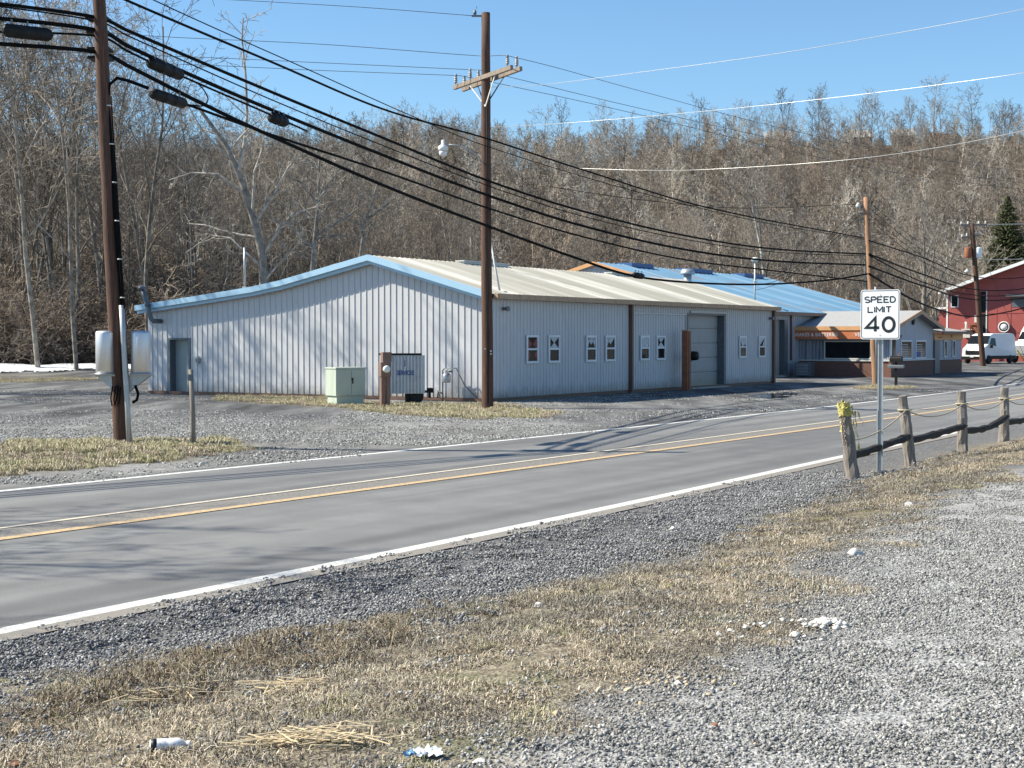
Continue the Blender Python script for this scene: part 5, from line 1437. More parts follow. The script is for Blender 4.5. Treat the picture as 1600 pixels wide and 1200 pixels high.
# pole 2 fittings: crossarms with insulators, braces, lamp
A2 = lambda px, py, d=0: loc(p2_, at(px, py, D2_+d))
armL, armR = A2(710, 137, 1.2), A2(798, 104.5, -1.2)
armd = (armR-armL).normalized(); off = Vector((armd.y*-1, armd.x, 0)).normalized()
for k, (l, r) in enumerate(((A2(709.5,137,1.2), A2(799.5,105,-1.25)), (A2(723,140,1.5), A2(814,107,-1.0)))):
    m = MB(); m.beam(l, r, .10, .125); am = m.build('crossarm', M['arm'], p2_)
    dd = (r-l).normalized(); up = Vector((0,0,1))
    for f in (.03, .29, .93) if k == 0 else (.03, .28, .93):
        c = l.lerp(r, f) + up*.06
        i = MB(); i.lathe([(.018,0),(.018,.06),(.05,.07),(.055,.10),(.035,.11),(.058,.14),(.058,.16),(.035,.17),(.055,.20),(.052,.22),(.033,.23),(.045,.26),(.035,.31),(.03,.34)], c, 14); i.build('insulator', M['porcelain'], am)
    br = MB(); mid = A2(758.5, 166, -.16 if k == 0 else .17)
    br.beam(l.lerp(r,.27)-up*.06, mid, .02, .035); br.beam(l.lerp(r,.72)-up*.06, mid, .02, .035); br.build('brace', M['offwhite'] if k == 0 else M['darkgalv'], p2_)
m = MB(); m.beam(A2(737,25), A2(765,25), .05, .05); m.lathe([(.03,0),(.05,.02),(.05,.1),(.02,.12)], A2(742,23), 10); m.tube([A2(742,18), A2(745,10)], .012, 5); m.build('top_bracket', M['darkgalv'], p2_)
lampc = A2(692.5, 238, -.35)
m = MB(); m.tube([A2(757,258,-.1), A2(748,246,-.15), A2(735,235,-.22), A2(715,227,-.3), A2(700,226,-.35)], .020, 8); la = m.build('lamp_arm', M['galv'], p2_)
m = MB(); m.lathe([(.05,.0),(.06,.03),(.13,.05),(.15,.12),(.14,.17),(.06,.23),(.055,.33),(.03,.36)], lampc+Vector((0,0,0)), 18); m.build('lamp_head', M['white'], la)
m = MB(); m.lathe([(.05,-.12),(.11,-.08),(.125,.0),(.12,.02)], lampc, 18); m.build('lamp_lens', M['lamp'], la)
m = MB(); m.tube([A2(760,150,-.16), A2(761,300,-.17), A2(762,450,-.18), A2(763,630,-.19)], .012, 6); m.build('ground_wire', M['black'], p2_)
for py in (545, 548.5, 553):
    m = MB(); m.obox(A2(767 if py > 546 else 758, py, -.19), .045, .02, .045, Matrix.Identity(3)); m.build('marker_tag', M['offwhite'], p2_)

# pole 3, pole 4 fittings
A3 = lambda px, py, d=0: loc(p3_, at(px, py, D3+d))
m = MB(); 
for py in (322, 334, 343): m.beam(A3(1343,py), A3(1362,py), .05, .05)
m.build('rack', M['darkgalv'], p3_)
m = MB(); m.lathe([(.09,-.1),(.12,0),(.05,.12)], A3(1341,321), 10); m.build('insulator', M['offwhite'], p3_)
m = MB(); m.tube([A3(1368,448,-.25), A3(1370,600,-.25)], .05, 8); m.build('conduit', M['galv'], p3_)
A4 = lambda px, py, d=0: loc(p4_, at(px, py, D4+d))
for (x0, y0, x1, y1) in ((1500,352,1542,351),(1502,372,1531,367)):
    m = MB(); m.beam(A4(x0,y0), A4(x1,y1), .13, .16); am = m.build('crossarm', M['arm'], p4_)
    for f in (.05,.3,.7,.95): i = MB(); i.lathe([(.05,.05),(.09,.1),(.05,.16),(.08,.22),(.04,.28)], A4(x0,y0).lerp(A4(x1,y1),f), 8); i.build('insulator', M['offwhite'], am)
for px, mt in ((1512.5,'rust'),(1528.5,'white')):
    m = MB(); m.lathe([(.25,0),(.27,.04),(.27,.72),(.24,.8)], A4(px,403), 18); t_ = m.build('transformer', M[mt], p4_)
    m = MB(); m.lathe([(.03,.8),(.06,.86),(.03,.95),(.05,1.0)], A4(px-1,403), 8); m.build('bushing', M['porcelain'], t_)
m = MB(); m.lathe([(.12,0),(.22,.15),(.06,.3)], A4(1511,427), 10); m.build('lamp_head', M['offwhite'], p4_)
# guy wire with yellow guard
gw = empty('guy_wire', at(1606,571,D4), 0, 'thin guy wire with yellow guard right of the white van', 'guy wire')
L_ = lambda px, py: at(px,py,D4) - at(1606,571,D4)
m = MB(); m.tube([L_(1519,356), L_(1606,571)], .015, 5); m.build('strand', M['wire'], gw)
m = MB(); m.tube([L_(1589,547), L_(1602,565.5)], .055, 8); m.build('guard', M['ochre'], gw)

# ---- span depths
def onspan(px, Pa, Pb):
    a_ = (px-800)/F; t = (a_*Pa.y - Pa.x)/((Pb.x-Pa.x) - a_*(Pb.y-Pa.y)); return Pa.y + t*(Pb.y-Pa.y)
G1, G2, G3, G4 = [Vector((b.x, b.y, 0)) for b in (B1, B2, B3, B4)]
G1 = Vector((at(155,60,D1).x, D1-.2, 0))
G2 = Vector((B2.x+.12, B2.y-.25, 0))
def s12(px, py): return at(px, py, onspan(px, G1, G2))
def s23(px, py): return at(px, py, onspan(px, G2, G3))
def s34(px, py): return at(px, py, onspan(px, G3, G4))
def s01(py0, dz=.35):
    """point on the left pole for a line that passes photo x=0 at row py0"""
    return None
def left(px1, py1, py0):
    """points left of the leaning pole towards the next pole off the picture"""
    a1 = at(px1, py1, G1.y); t = .1; e = a1.lerp(Vector((-24, 10.5, a1.z)), t)
    z0 = EYE + (HZ - py0) * e.y / F
    return [Vector((-24, 10.5, a1.z+.1)), Vector(((a1.x-24)/2, (a1.y+10.5)/2, min(a1.z, z0)-.30)), Vector((e.x, e.y, z0)), a1]
cable('overhead_cable', [s12(120,-38), s12(190,-3), s12(420,95), s12(600,171), s12(759,216), s23(900,262), s23(1100,323), s23(1350,372)], .026, M['cable'], 'black overhead cable highest of the thick bundle, passing above the lamp')
cable('overhead_cable', [s12(180,-35), s12(240,0), s12(480,108), s12(650,184), s12(759,228), s23(960,290), s23(1180,345), s23(1350,374)], .012, M['cable'], 'thin black line just under the highest thick cable')
cable('overhead_cable', left(155,28,5) + [s12(200,48), s12(420,142), s12(600,216), s12(759,281), s23(900,327), s23(1060,366), s23(1200,388), s23(1352,397)], .034, M['cable'], 'thick black cable second from the top of the bundle')
cable('overhead_cable', left(155,34,9) + [s12(200,56), s12(420,154), s12(600,228), s12(759,289), s23(900,335), s23(1060,372), s23(1200,393), s23(1352,400)], .014, M['cable'], 'thin black messenger below the second thick cable')
cable('overhead_cable', left(155,48,28) + [s12(200,72), s12(300,118), s12(420,170), s12(600,243), s12(759,304), s23(900,350), s23(1060,388), s23(1200,407), s23(1352,414)], .040, M['cable'], 'thick black cable carrying the two upper splice cases')
cable('overhead_cable', left(155,57,50) + [s12(200,80), s12(235,97), s12(300,126), s12(420,178), s12(480,205)], .022, M['cable'], 'short black cable running into the upper splice case')
cable('overhead_cable', left(155,82,68) + [s12(200,103), s12(300,154), s12(420,211), s12(600,290), s12(759,352), s23(880,396), s23(985,430), s23(1090,442), s23(1200,444), s23(1300,437), s23(1355,428)], .040, M['cable'], 'thick black cable lowest of the bundle, dipping over the pale roof')
cable('overhead_cable', [s12(300,166), s12(420,209), s12(600,268), s12(759,324), s23(900,367), s23(1060,404), s23(1200,422), s23(1355,440)], .028, M['cable'], 'black cable leaving the lower splice case towards the tan pole')
# splice cases hanging on the cables
def splice(name, a, b, r, label):
    a = Vector(a); b = Vector(b); t = (b-a); Lh = t.length; t.normalize()
    root = empty(name, (a+b)/2, 0, label, 'splice case')
    sd = t.cross(Vector((0,0,1))).normalized(); up = sd.cross(t)
    Mx = Matrix((sd, up, t)).transposed()
    m = MB(); h = Lh/2
    m.lathe([(r*.35,-h-.05),(r*.55,-h),(r*.9,-h+.01),(r,-h+.05),(r,-h*.34),(r*1.06,-h*.33),(r*1.06,-h*.27),(r,-h*.26),(r,h*.3),(r*1.05,h*.31),(r*1.05,h*.37),(r,h*.38),(r,h-.06),(r*.8,h),(r*.3,h+.05)], (0,0,0), 18, M=Mx); m.build('shell', M['black'], root)
    m = MB()
    for f in (-.7, .0, .7): m.obox(t*(h*f)+up*(r+.03), .03, .03, .1, Matrix((t,sd,up)).transposed())
    m.build('hanger', M['darkgalv'], root)
splice('splice_case', s12(236,99)-Vector((0,.1,0)), s12(284,119)-Vector((0,.1,0)), .115, 'black splice case on the upper cable right of the leaning pole')
splice('splice_case', s12(240,147)-Vector((0,.1,0)), s12(289,163)-Vector((0,.1,0)), .11, 'black splice case hanging lowest right of the leaning pole')
splice('splice_case', s12(425,184)-Vector((0,.1,0)), s12(447,192)-Vector((0,.1,0)), .125, 'short stubby black splice case on the middle of the span')
splice('splice_case', at(8,47,27.2), at(78,55,27.9), .12, 'long black splice case left of the leaning pole')
splice('splice_case', s23(990,430)-Vector((0,.1,0)), s23(1004,432)-Vector((0,.1,0)), .10, 'small black splice case above the pale roof ridge')
cable('overhead_cable', [s12(289,163), s12(300,166)], .03, M['cable'], 'stub of black cable at the lower splice case')
cable('overhead_cable', [s12(284,119), s12(305,128), s12(318,140), s12(325,155), s12(318,165), s12(300,164)], .014, M['cable'], 'black loop joining the two splice cases')

# ---- bare power lines: from the off-picture pole at the left, over the crossarm, away to the right
W_ = B2 * 1
def w2(px, py, d=0): return at(px, py, D2_+d)
right_end = lambda py: at(1600, py, 76)
lines = [([at(-560, 45, 50), at(0, 40, 48), at(250,57,47.4), at(500,69,46.8), w2(745,87,.3), w2(797,88,-1.1), at(1000,142,53), at(1200,195,60), at(1400,238,68), at(1600,268,76), at(1900,300,90)], 'bare power line on the near right insulators of the crossarm'),
         ([at(-560, 80, 50), at(0, 80, 48.5), at(300,89,48), at(500,98,47.6), w2(738,109,.7), w2(752,110,.6), at(960,160,52), at(1200,215,60), at(1400,258,68), at(1600,286,76), at(1900,318,90)], 'bare power line on the middle insulators of the crossarm'),
         ([at(-560, 96, 50), at(0, 92, 49), at(300,101,48.3), at(500,110,48), w2(713,118,1.1), w2(727,119.5,1.2), at(960,170,52), at(1200,228,60), at(1400,270,68), at(1600,296,76), at(1900,328,90)], 'bare power line on the left insulators of the crossarm'),
         ([at(-560, -30, 50), at(0,-20,48.5), at(350,-1,47.4), at(560,11,46.4), w2(738,24.5)], 'top power line ending at the pole head')]
for pts, lab in lines: cable('power_line', pts, .009, M['wire'], lab, 'power line', sides=5)
cable('service_drop', [w2(768,136), at(850,132,43), at(1000,113,40), at(1200,86,36.5), at(1400,52,33), at(1600,14,30), at(2000,-80,24)], .006, M['bright_wire'], 'bright bare service wire rising to the upper right', 'service wire', sides=5)
cable('service_drop', [w2(766,199), at(860,194,43), at(1000,183,40.5), at(1200,164,37), at(1400,141,34.5), at(1600,114,32), at(2000,50,26)], .0065, M['bright_wire'], 'twisted service wire crossing the treeline', 'service wire', sides=5)
m_ = MB()
cable('service_drop', [s23(905,263), at(1000,266,47.5), at(1100,265,45), at(1300,252,42), at(1450,233,39), at(1600,204,36), at(2000,110,30)], .008, M['bright_wire'], 'pale service wire sagging in front of the hillside', 'service wire', sides=5)
# tan pole: lines to the right and to the blue roof
for i, (y3, ys, y4, yr) in enumerate(((376,402,432,437),(397,428,452,455),(399,440,461,463),(416,446,468,474))):
    cable('overhead_cable', [s34(1358,y3), s34(1440,ys), s34(1522,y4), at(1600,yr-(4 if i<3 else 8),121), at(1800,yr-40,132)], (.03,.04,.03,.045)[i], M['cable'],
          ('black cable from tan pole, first below its top wires','black cable from tan pole, second of the four','black cable from tan pole, third of the four','lowest and thickest black cable right of the tan pole')[i])
cable('overhead_cable', [s34(1358,428), s34(1420,465), s34(1470,485), s34(1530,494), at(1600,481,121), at(1800,420,132)], .05, M['cable'], 'deeply sagging black cable in front of the red building')
for i, (y3, y4) in enumerate(((315,420),(324,432),(334,440),(342,448))):
    cable('power_line', [s34(1357,y3), s34(1430,y3*.52+y4*.48+8), s34(1500,y3*.14+y4*.86+5), s34(1521,y4)], .015, M['cable'], 'thin wire in the fan sloping right from the tan pole', 'power line', group='thin wires fanning right from the tan pole', sides=4)
mast = LB(32.7,4.06) + Uv*((lambda r, P0: (r*P0.y-P0.x)/(.52-.854*r))((1179-800)/F, LB(32.7,5.56))) + Vv*1.5
for i in range(4):
    cable('power_line', [at(1343,320+i*8,D3), at(1275,388+i*6,75), at(1215,428+i*5,80), Vector((mast.x, mast.y, 5.6-i*.3))], .012, M['cable'], 'thin wire sloping from tan pole down to the blue roof', 'power line', group='thin wires from the tan pole to the blue roof', sides=4)
cable('power_line', [s23(860,292), s23(1000,312), s23(1150,325), s23(1343,319)], .010, M['cable'], 'thin wire running level to the top of the tan pole', 'power line', sides=4)
for py, d_ in ((351, .0), (406, .0)):
    cable('power_line', [at(1528,py,D4), at(1600,py-1,118), at(1800,py-5,122)], .03, M['bright_wire'], 'pale wire leaving the transformer pole %s' % ('at its top arm' if py < 400 else 'at its transformers'), 'power line', sides=4)

# ================================================================ ROADSIDE THINGS
# thin wooden post left
bp = ground(303, 697)
t_ = empty('wooden_stake', (bp.x,bp.y,bp.z), 0, 'thin weathered post standing in the grass island', 'post')
m = MB(); h = (697-577)/F*bp.y; m.tube([(0,0,-.3),(-.02,0,h*.5),(-.05,0,h)], [.048,.045,.042], 8); m.build('stake', M['post'], t_)
m = MB(); m.obox((-.05,-.045,h-.15),.07,.012,.12,Matrix.Identity(3)); m.build('marker_plate', M['darkgalv'], t_)
# mint utility cabinet
Ym = onspan(545, Vector((-14,50,0)), Vector((5,49.0,0)))
def stand(px, py): Y = EYE*F/(py-HZ); p = at(px, py, Y); p.z = gz(p.x, p.y); return p
c0 = stand(540, 633)
mc = empty('utility_cabinet', c0, R(34), 'pale green double door utility cabinet on a plinth', 'cabinet')
u = c0.y/F
m = MB(); m.box(-.52,-.36,.30,.52,.36,.30+56*u-.27); m.build('housing', M['mint'], mc, .015)
hh = 56*u+.02
m = MB(); m.box(-.54,-.38,hh,.54,.38,hh+.05); m.build('lid', M['mint'], mc, .01)
m = MB(); m.box(-.47,-.31,-.1,.47,.31,.295); m.build('plinth', M['concrete'] if False else M['mint'], mc)
for s in (-1, 1):
    m = MB(); m.box(min(.012*s,.49*s),-.378,.34,max(.012*s,.49*s),-.362,hh-.03); m.build('door', M['mint'], mc)
m = MB(); m.box(.03,-.41,.68,.06,-.38,.86); m.box(.0,-.40,.80,.06,-.38,.83); m.build('handle', M['black'], mc)
# meter pedestal and ribbed trailer-mounted box
c1 = stand(601, 636)
pd = empty('meter_pedestal', c1, R(22), 'rusty brown electric meter pedestal in front of a ribbed grey box', 'meter pedestal')
u = c1.y/F
m = MB(); m.box(-.13,-.1,-.1,.0,.1,.95); m.box(.03,-.1,-.1,.15,.1,1.2); m.box(.0,-.08,.5,.10,-.0,1.0); m.build('legs', M['brown_box'], pd)
m = MB(); m.box(-.16,-.16,.92,.16,.10,1.36); m.build('meter_can', M['brown_box'], pd, .01)
m = MB(); m.box(-.10,-.15,1.37,.18,.1,1.66); m.build('breaker_box', M['brown_box'], pd, .01)
m = MB(); m.lathe([(.11,-.16),(.11,-.24),(.09,-.28),(.02,-.29)], (-.0,0,1.15), 18, 'Y'); m.build('meter_dial', M['lamp'], pd)
c2 = stand(630, 632)
bx = empty('ribbed_box', c2, R(8), 'ribbed grey sheet metal box with faded blue lettering and a wheel', 'equipment box')
u = c2.y/F; W = 64*u/2
x0, x1 = -(630-592)*u+.12, (664-630)*u
m = MB(); z0, z1 = 17*u, 77*u
m.box(x0, .0, z0, x1, .55, z1); bb = m.build('box_body', M['ribgrey'], bx)
m = MB(); x = x0+.04
while x < x1-.05: m.box(x,-.045,z0+.01,x+.045,-.001,z1-.01); x += .105
m.build('ribs', M['ribgrey'], bb)
m = MB(); m.box(x0-.1,-.03,z1+.005,x1-.1,.6,z1+.06); m.build('lid', M['black'], bx)
text_mesh('SERVICES', .20, M['blue_letter'], bb, ((x0+x1)/2+.05, -.050, z0+.62*(z1-z0)-.1), (R(90),0,0), sx=.62, align='CENTER', offset=.005)
text_mesh('J', .20, M['blue_letter'], bb, ((x0+x1)/2+.03, -.050, z0+.80*(z1-z0)), (R(90),0,0), sx=.8, align='CENTER', offset=.005)
t = MB(); t.lathe([(.12,-.09),(.27,-.09),(.30,-.05),(.30,.05),(.27,.09),(.12,.09)], (x1-.32,.2,.28), 20, 'Y'); t = t.build('wheel', M['rubber'], bx)
r = MB(); r.lathe([(.03,-.08),(.13,-.07),(.13,.07)], (x1-.32,.2,.28), 14, 'Y'); r.build('rim', M['darkgalv'], t)
m = MB(); m.box(x1-.6,.05,0,x1-.5,.4,z0); m.box(x1+.01,.1,.36,x1+.28,.2,.44); m.lathe([(.10,.44),(.12,.50),(.03,.52)], (x1+.18,.15,0), 10); m.box(x1+.12,.1,.2,x1+.2,.2,.36); m.box(x0+.05,.1,0,x0+.2,.4,z0); m.build('hitch', M['black'], bx)

# brown steel column and mailbox in front of the garage door
c3 = LB(a(1053), -.55); cb = empty('steel_column', c3, RZ, 'upright rusty orange steel column beside the garage door', 'post')
m = MB(); m.box(-.17,-.12,-.05,.17,.12,2.38); m.build('column', M['rust'], cb)
m = MB(); m.box(-.19,-.14,2.38,.19,.14,2.42); m.build('cap', M['tan_trim'], cb)
m = MB(); m.box(-.05,-.14,.0,-.02,-.12,2.3); m.build('seam', M['brown_trim'], cb)
def mailbox(base, hgt, name, lab, rz=RZ, s=1, newspaper=False):
    r = empty('mailbox', base, rz, lab, 'mailbox')
    m = MB(); m.box(-.05,-.05,-.2,.05,.05,hgt); m.build('post', M['black'], r)
    m = MB(); P = [(-.16*s, 0)] + [(-.16*s*math.cos(k*math.pi/8), .16*s+.16*s*math.sin(k*math.pi/8)) for k in range(9)] + [(.16*s, 0)]
    m.prism([(x, -.30*s, hgt+z) for x, z in P], (0,.60*s,0)); m.build('box', M['black'], r)
    m = MB(); m.box(.17*s,-.1,hgt+.12,.18*s,-.05,hgt+.40); m.build('flag', M['rust'], r)
    if newspaper:
        m = MB(); m.prism([(x*.8+.0,-.35,hgt-.25+z*.6) for x, z in P], (0,.7,0)); m.build('paper_box', M['darkgalv'], r)
m = MB(); m.box(.18,-.10,1.15,.30,-.04,1.45); m.lathe([(.03,-.30),(.17,-.28),(.19,-.1),(.17,.05)], (.45,0,1.38), 14, 'Y'); m.build('black_box', M['black'], cb)
bm_ = at(1400, 604, 66.5); mailbox(Vector((bm_.x, bm_.y, 0)), 1.05, 'mailbox', 'black mailbox with paper box right of the speed limit sign', RZ, .85, True)

# speed limit sign
ps = ground(1375, 740); ps = at(1375, 740, 23.7); ps.z = gz(ps.x, ps.y)
sg = empty('speed_limit_sign', ps, math.atan2(-.48, .877), 'white SPEED LIMIT 40 sign on a steel post by the fence', 'road sign')
# local: x right, -y faces the camera
u = 23.7/F
zc = EYE + (HZ-491.5)*u - ps.z; hs_ = .762/2; ws = .61/2
def rrect(w, h, r, n=5):
    out = []
    for cx, cy, a0 in ((w-r,h-r,0),(-w+r,h-r,90),(-w+r,-h+r,180),(w-r,-h+r,270)):
        for k in range(n+1): an = R(a0+90*k/n); out.append((cx+r*math.cos(an), cy+r*math.sin(an)))
    return out
m = MB(); m.prism([(x,-.055,zc+z) for x, z in rrect(ws,hs_,.04)], (0,.004,0)); pl = m.build('sign_plate', M['sign_white'], sg)
o_ = rrect(ws-.012,hs_-.012,.034); i_ = rrect(ws-.022,hs_-.022,.026)
m = MB(); n = len(o_); m._add([(x,-.057,zc+z) for x, z in o_]+[(x,-.057,zc+z) for x, z in i_], [(k,(k+1)%n,(k+1)%n+n,k+n) for k in range(n)]); m.build('border', M['black_letter'], pl)
def stroke(parts, name, cx, cz, h, w, lw):
    """letters drawn from straight and round strokes in highway style; parts: list of polylines in 0..1 boxes"""
    m = MB()
    for k, (pts, closed) in enumerate(parts):
        P = [(cx+x*w, cz+z*h) for x, z in pts]
        n = len(P)
        idx = range(n) if closed else range(n-1)
        L_, R__ = [], []
        for i in range(n):
            p = P[i]
            a_ = P[i-1] if (i > 0 or closed) else None; b_ = P[(i+1) % n] if (i < n-1 or closed) else None
            d1 = (Vector(p)-Vector(a_)).normalized() if a_ else None; d2 = (Vector(b_)-Vector(p)).normalized() if b_ else None
            d1 = d1 or d2; d2 = d2 or d1
            nn = Vector((-(d1.y+d2.y), d1.x+d2.x)); 
            if nn.length < 1e-3: nn = Vector((-d1.y, d1.x))
            nn.normalize(); k_ = lw/2/max(.5, nn.dot(Vector((-d1.y, d1.x))))
            L_.append((p[0]+nn.x*k_, p[1]+nn.y*k_)); R__.append((p[0]-nn.x*k_, p[1]-nn.y*k_))
        y = -.0575 - .0004*k
        vs = [(x,y,zc+z) for x, z in L_] + [(x,y,zc+z) for x, z in R__]
        m._add(vs, [(i,(i+1)%n,(i+1)%n+n,i+n) for i in idx])
    m.build('letter', M['black_letter'], pl)
def arc(cx, cz, rx, rz, a0, a1, n=12): return [(cx+rx*math.cos(R(a0+(a1-a0)*k/n)), cz+rz*math.sin(R(a0+(a1-a0)*k/n))) for k in range(n+1)]
GL = {
 'S': [(arc(.5,.735,.5,.265,35,180,8)+arc(.5,.735,.5,.265,180,270,5)[1:]+arc(.5,.25,.5,.235,90,0,5)[0:]+arc(.5,.25,.5,.25,0,-145,8)[1:], False)],
 'P': [([(0,0),(0,1)],False),([(0,1),(.55,1)]+arc(.55,.74,.45,.26,90,-90,8)+[(0,.48)],False)],
 'E': [([(1,1),(0,1),(0,0),(1,0)],False),([(0,.52),(.8,.52)],False)],
 'D': [([(0,0),(0,1),(.45,1)]+arc(.45,.5,.55,.5,90,-90,10)+[(0,0)],False)],
 'L': [([(0,1),(0,0),(1,0)],False)], 'I': [([(0,0),(0,1)],False)],
 'M': [([(0,0),(0,1),(.5,.25),(1,1),(1,0)],False)], 'T': [([(0,1),(1,1)],False),([(.5,1),(.5,0)],False)],
 '4': [([(.72,0),(.72,1),(0,.27),(1.02,.27)],False)], '0': [(arc(.5,.5,.5,.5,0,345,23),True)],
}
# rows measured on the plate: plate spans 77 px high, 54 px wide
def row(word, x0, x1, z0, z1, lw, widths):
    tot = sum(widths.get(ch,1) for ch in word); gap = .32; W_tot = tot + gap*(len(word)-1); k = (x1-x0-lw)/W_tot; x = x0+lw/2
    for ch in word:
        w = widths.get(ch,1)*k; stroke(GL[ch], ch, x, z0+lw/2, z1-z0-lw, w, lw); x += w + gap*k
fx_ = lambda f: -ws + 2*ws*f; fz_ = lambda f: hs_ - 2*hs_*f
row('SPEED', fx_(.095), fx_(.895), fz_(.268), fz_(.132), .019, {})
row('LIMIT', fx_(.175), fx_(.79), fz_(.468), fz_(.332), .019, {'I':.05,'M':1.2,'T':1.0})
row('40', fx_(.105), fx_(.895), fz_(.872), fz_(.534), .046, {'4':1.0,'0':.86})
for f in (.105, .915):
    m = MB(); m.lathe([(.008,-.062),(.008,-.055)], (0,0,zc+fz_(f)), 8, 'Y'); m.build('bolt', M['galv'], pl)
def channel(mb, z0, z1, w=.085, d=.035, y=-.02):
    P = [(-w/2,y),(-w/2+.02,y),(-w/2+.025,y+d-.006),(w/2-.025,y+d-.006),(w/2-.02,y),(w/2,y),(w/2,y+.005),(w/2-.016,y+.005),(w/2-.02,y+d),(-w/2+.02,y+d),(-w/2+.016,y+.005),(-w/2,y+.005)]
    mb.prism([(x,yy,z0) for x, yy in P], (0,0,z1-z0))
m = MB(); channel(m, -.3, zc+hs_-.02); m.build('post', M['galv'], sg)
m = MB(); channel(m, -.3, EYE+(HZ-641)*u-ps.z, .10, .04, -.032); m.build('post_sleeve', M['galv'], sg)

# split rail fence
FP = [(1333,748,22.5),(1424,728,25.0),(1505,712,27.7),(1569,697,30.5)]
fence = empty('rail_fence', at(*FP[0][:2], FP[0][2]), 0, 'old wooden post and rail fence beside the road', 'fence')
fl = fence.location
posts = []
rf = random.Random(2)
leans = [(-.10,1.15),(-.10,1.15),(-.03,1.12),(.0,1.08),(0,1.05)]
fps = [at(px,py,Y) for px,py,Y in FP]; d_ = (fps[3]-fps[2]); fps.append(fps[3]+d_*1.0)
for p in fps: p.z = gz(p.x, p.y)
tops = []
for i, (p, (lx, h)) in enumerate(zip(fps, leans)):
    m = MB(); b = p - fl; n = 7; pts = [b+Vector((0,0,-.35))]; rad = [.105]
    for k in range(n+1):
        t = k/n; pts.append(b + Vector((lx*t*h/1.0*1.3, .02*math.sin(k*1.3), h*t))); rad.append(.105-.028*t+rf.uniform(-.006,.006))
    m.tube(pts, rad, 9, jit=.14, rnd=rf, smooth=False); m.build('post', M['post'], fence); tops.append(pts[-1])
zr_ = [.52,.52,.52,.52,.56]
for i in range(len(fps)-1):
    b0 = fps[i]-fl; b1 = fps[i+1]-fl
    lx0 = leans[i][0]*1.3*.5*leans[i][1]; lx1 = leans[i+1][0]*1.3*.5*leans[i+1][1]
    p0 = b0+Vector((lx0-.02, -.02, .42 if i else .36)); p1 = b1+Vector((lx1+.05, .02, .50))
    m = MB(); n = 14; sg_ = -.10 if i >= 2 else -.02
    pts = [p0.lerp(p1,k/n)+Vector((0,0,4*sg_*(k/n)*(1-k/n)+rf.uniform(-.006,.006))) for k in range(n+1)]
    m.tube(pts, [.060+rf.uniform(-.007,.007) for _ in pts], 8, jit=.17, rnd=rf, smooth=False); m.build('rail', M['rail'], fence)
# rope looped from post to post
rp = empty('rope', fl, 0, 'thin pale rope sagging between the fence posts', 'rope')
for i in range(len(fps)-1):
    def rpt(k): 
        h = leans[k][1]; return fps[k]-fl+Vector((leans[k][0]*1.3*h*.78, -.09, h*(.80 if k != 0 else .55)))
    a_, b_ = rpt(i), rpt(i+1)
    if i == 0: a_ = fps[0]-fl+Vector((-.05,-.08,.60))
    m = MB(); pts = sagline(a_, b_, .16 if i else .10, 13); m.tube(pts, .011, 6); m.build('rope_span', M['rope'], rp)
for k in range(1, 4):
    c = rpt(k)+Vector((0,.09,0)); m = MB(); m.lathe([(.112,-.012),(.118,0),(.112,.012)], c, 12); m.build('rope_wrap', M['rope'], rp)
# caution tape and chain on the first post
tp = empty('caution_tape', fps[0], 0, 'crumpled yellow caution tape tied round the first fence post', 'tape')
rt2 = random.Random(9); top0 = tops[0] + fl - fps[0]
m = MB()
def ribbon(mb, pts, w, rnd):
    prev = None
    for i, p in enumerate(pts):
        p = Vector(p); a_ = rnd.uniform(0, 6.28); s = Vector((math.cos(a_)*w*.5*.6, -.3*w, math.sin(a_)*w*.5))
        q = (p-s, p+s)
        if prev: mb.quad(prev[0], prev[1], q[1], q[0])
        prev = q
def wrap(mb, zc_, tilt, r_, w, rnd):
    prev = None; ph = rnd.uniform(0, 6.28)
    for j in range(15):
        an = ph + j*2*math.pi/14; rr_ = r_*(1+rnd.uniform(-.10,.16)); cx = top0.x*(zc_/top0.z)
        p = Vector((cx+rr_*math.cos(an), rr_*math.sin(an), zc_+tilt*math.cos(an-ph)+rnd.uniform(-.008,.008)))
        q = (p-Vector((0,0,w/2)), p+Vector((rnd.uniform(-.01,.01),rnd.uniform(-.01,.01),w/2)))
        if prev: mb.quad(prev[0], prev[1], q[1], q[0])
        prev = q
for k in range(7): wrap(m, top0.z-.03-k*.026, rt2.uniform(-.05,.05), .088, .05, rt2)
for k in range(6):
    a_ = rt2.uniform(0, 3.14); wl = [top0 + Vector((math.cos(a_)*.09*f, math.sin(a_)*.09*f, .03-abs(f)*.10)) for f in (-1,-.5,0,.5,1)]
    ribbon(m, wl, .05, rt2)
for k in range(4):
    c = Vector((top0.x+rt2.uniform(-.05,.12), -.12, top0.z+rt2.uniform(-.14,-.04)))
    ribbon(m, [c + Vector((rt2.uniform(-.05,.05), rt2.uniform(-.03,.03), rt2.uniform(-.05,.05))) for j in range(4)], .04, rt2)
m.build('knot', M['yellow'], tp)
for dx, L__ in ((.10,.34),(.14,.62),(-.04,.30),(.17,.20)):
    m = MB(); pts = [Vector((top0.x+dx*(1+j*.08)+rt2.uniform(-.01,.01), -.12+rt2.uniform(-.01,.01), top0.z-.12-L__*j/7)) for j in range(8)]; ribbon(m, pts, .055, rt2); m.build('tape_tail', M['yellow'], tp)
ch = empty('chain', fps[0], 0, 'rusty chain hanging down the first fence post', 'chain')
m = MB()
for j in range(12):
    c = Vector((top0.x-.055+.008*(j%2)+j*.004, -.115, top0.z-.20-j*.036)); ring = []
    for k in range(9):
        a_ = k*2*math.pi/8; ring.append(c+Vector((math.cos(a_)*.016*(1 if j%2 else .3), math.cos(a_)*.016*(.3 if j%2 else 1), math.sin(a_)*.026)))
    m.tube(ring, .006, 5)
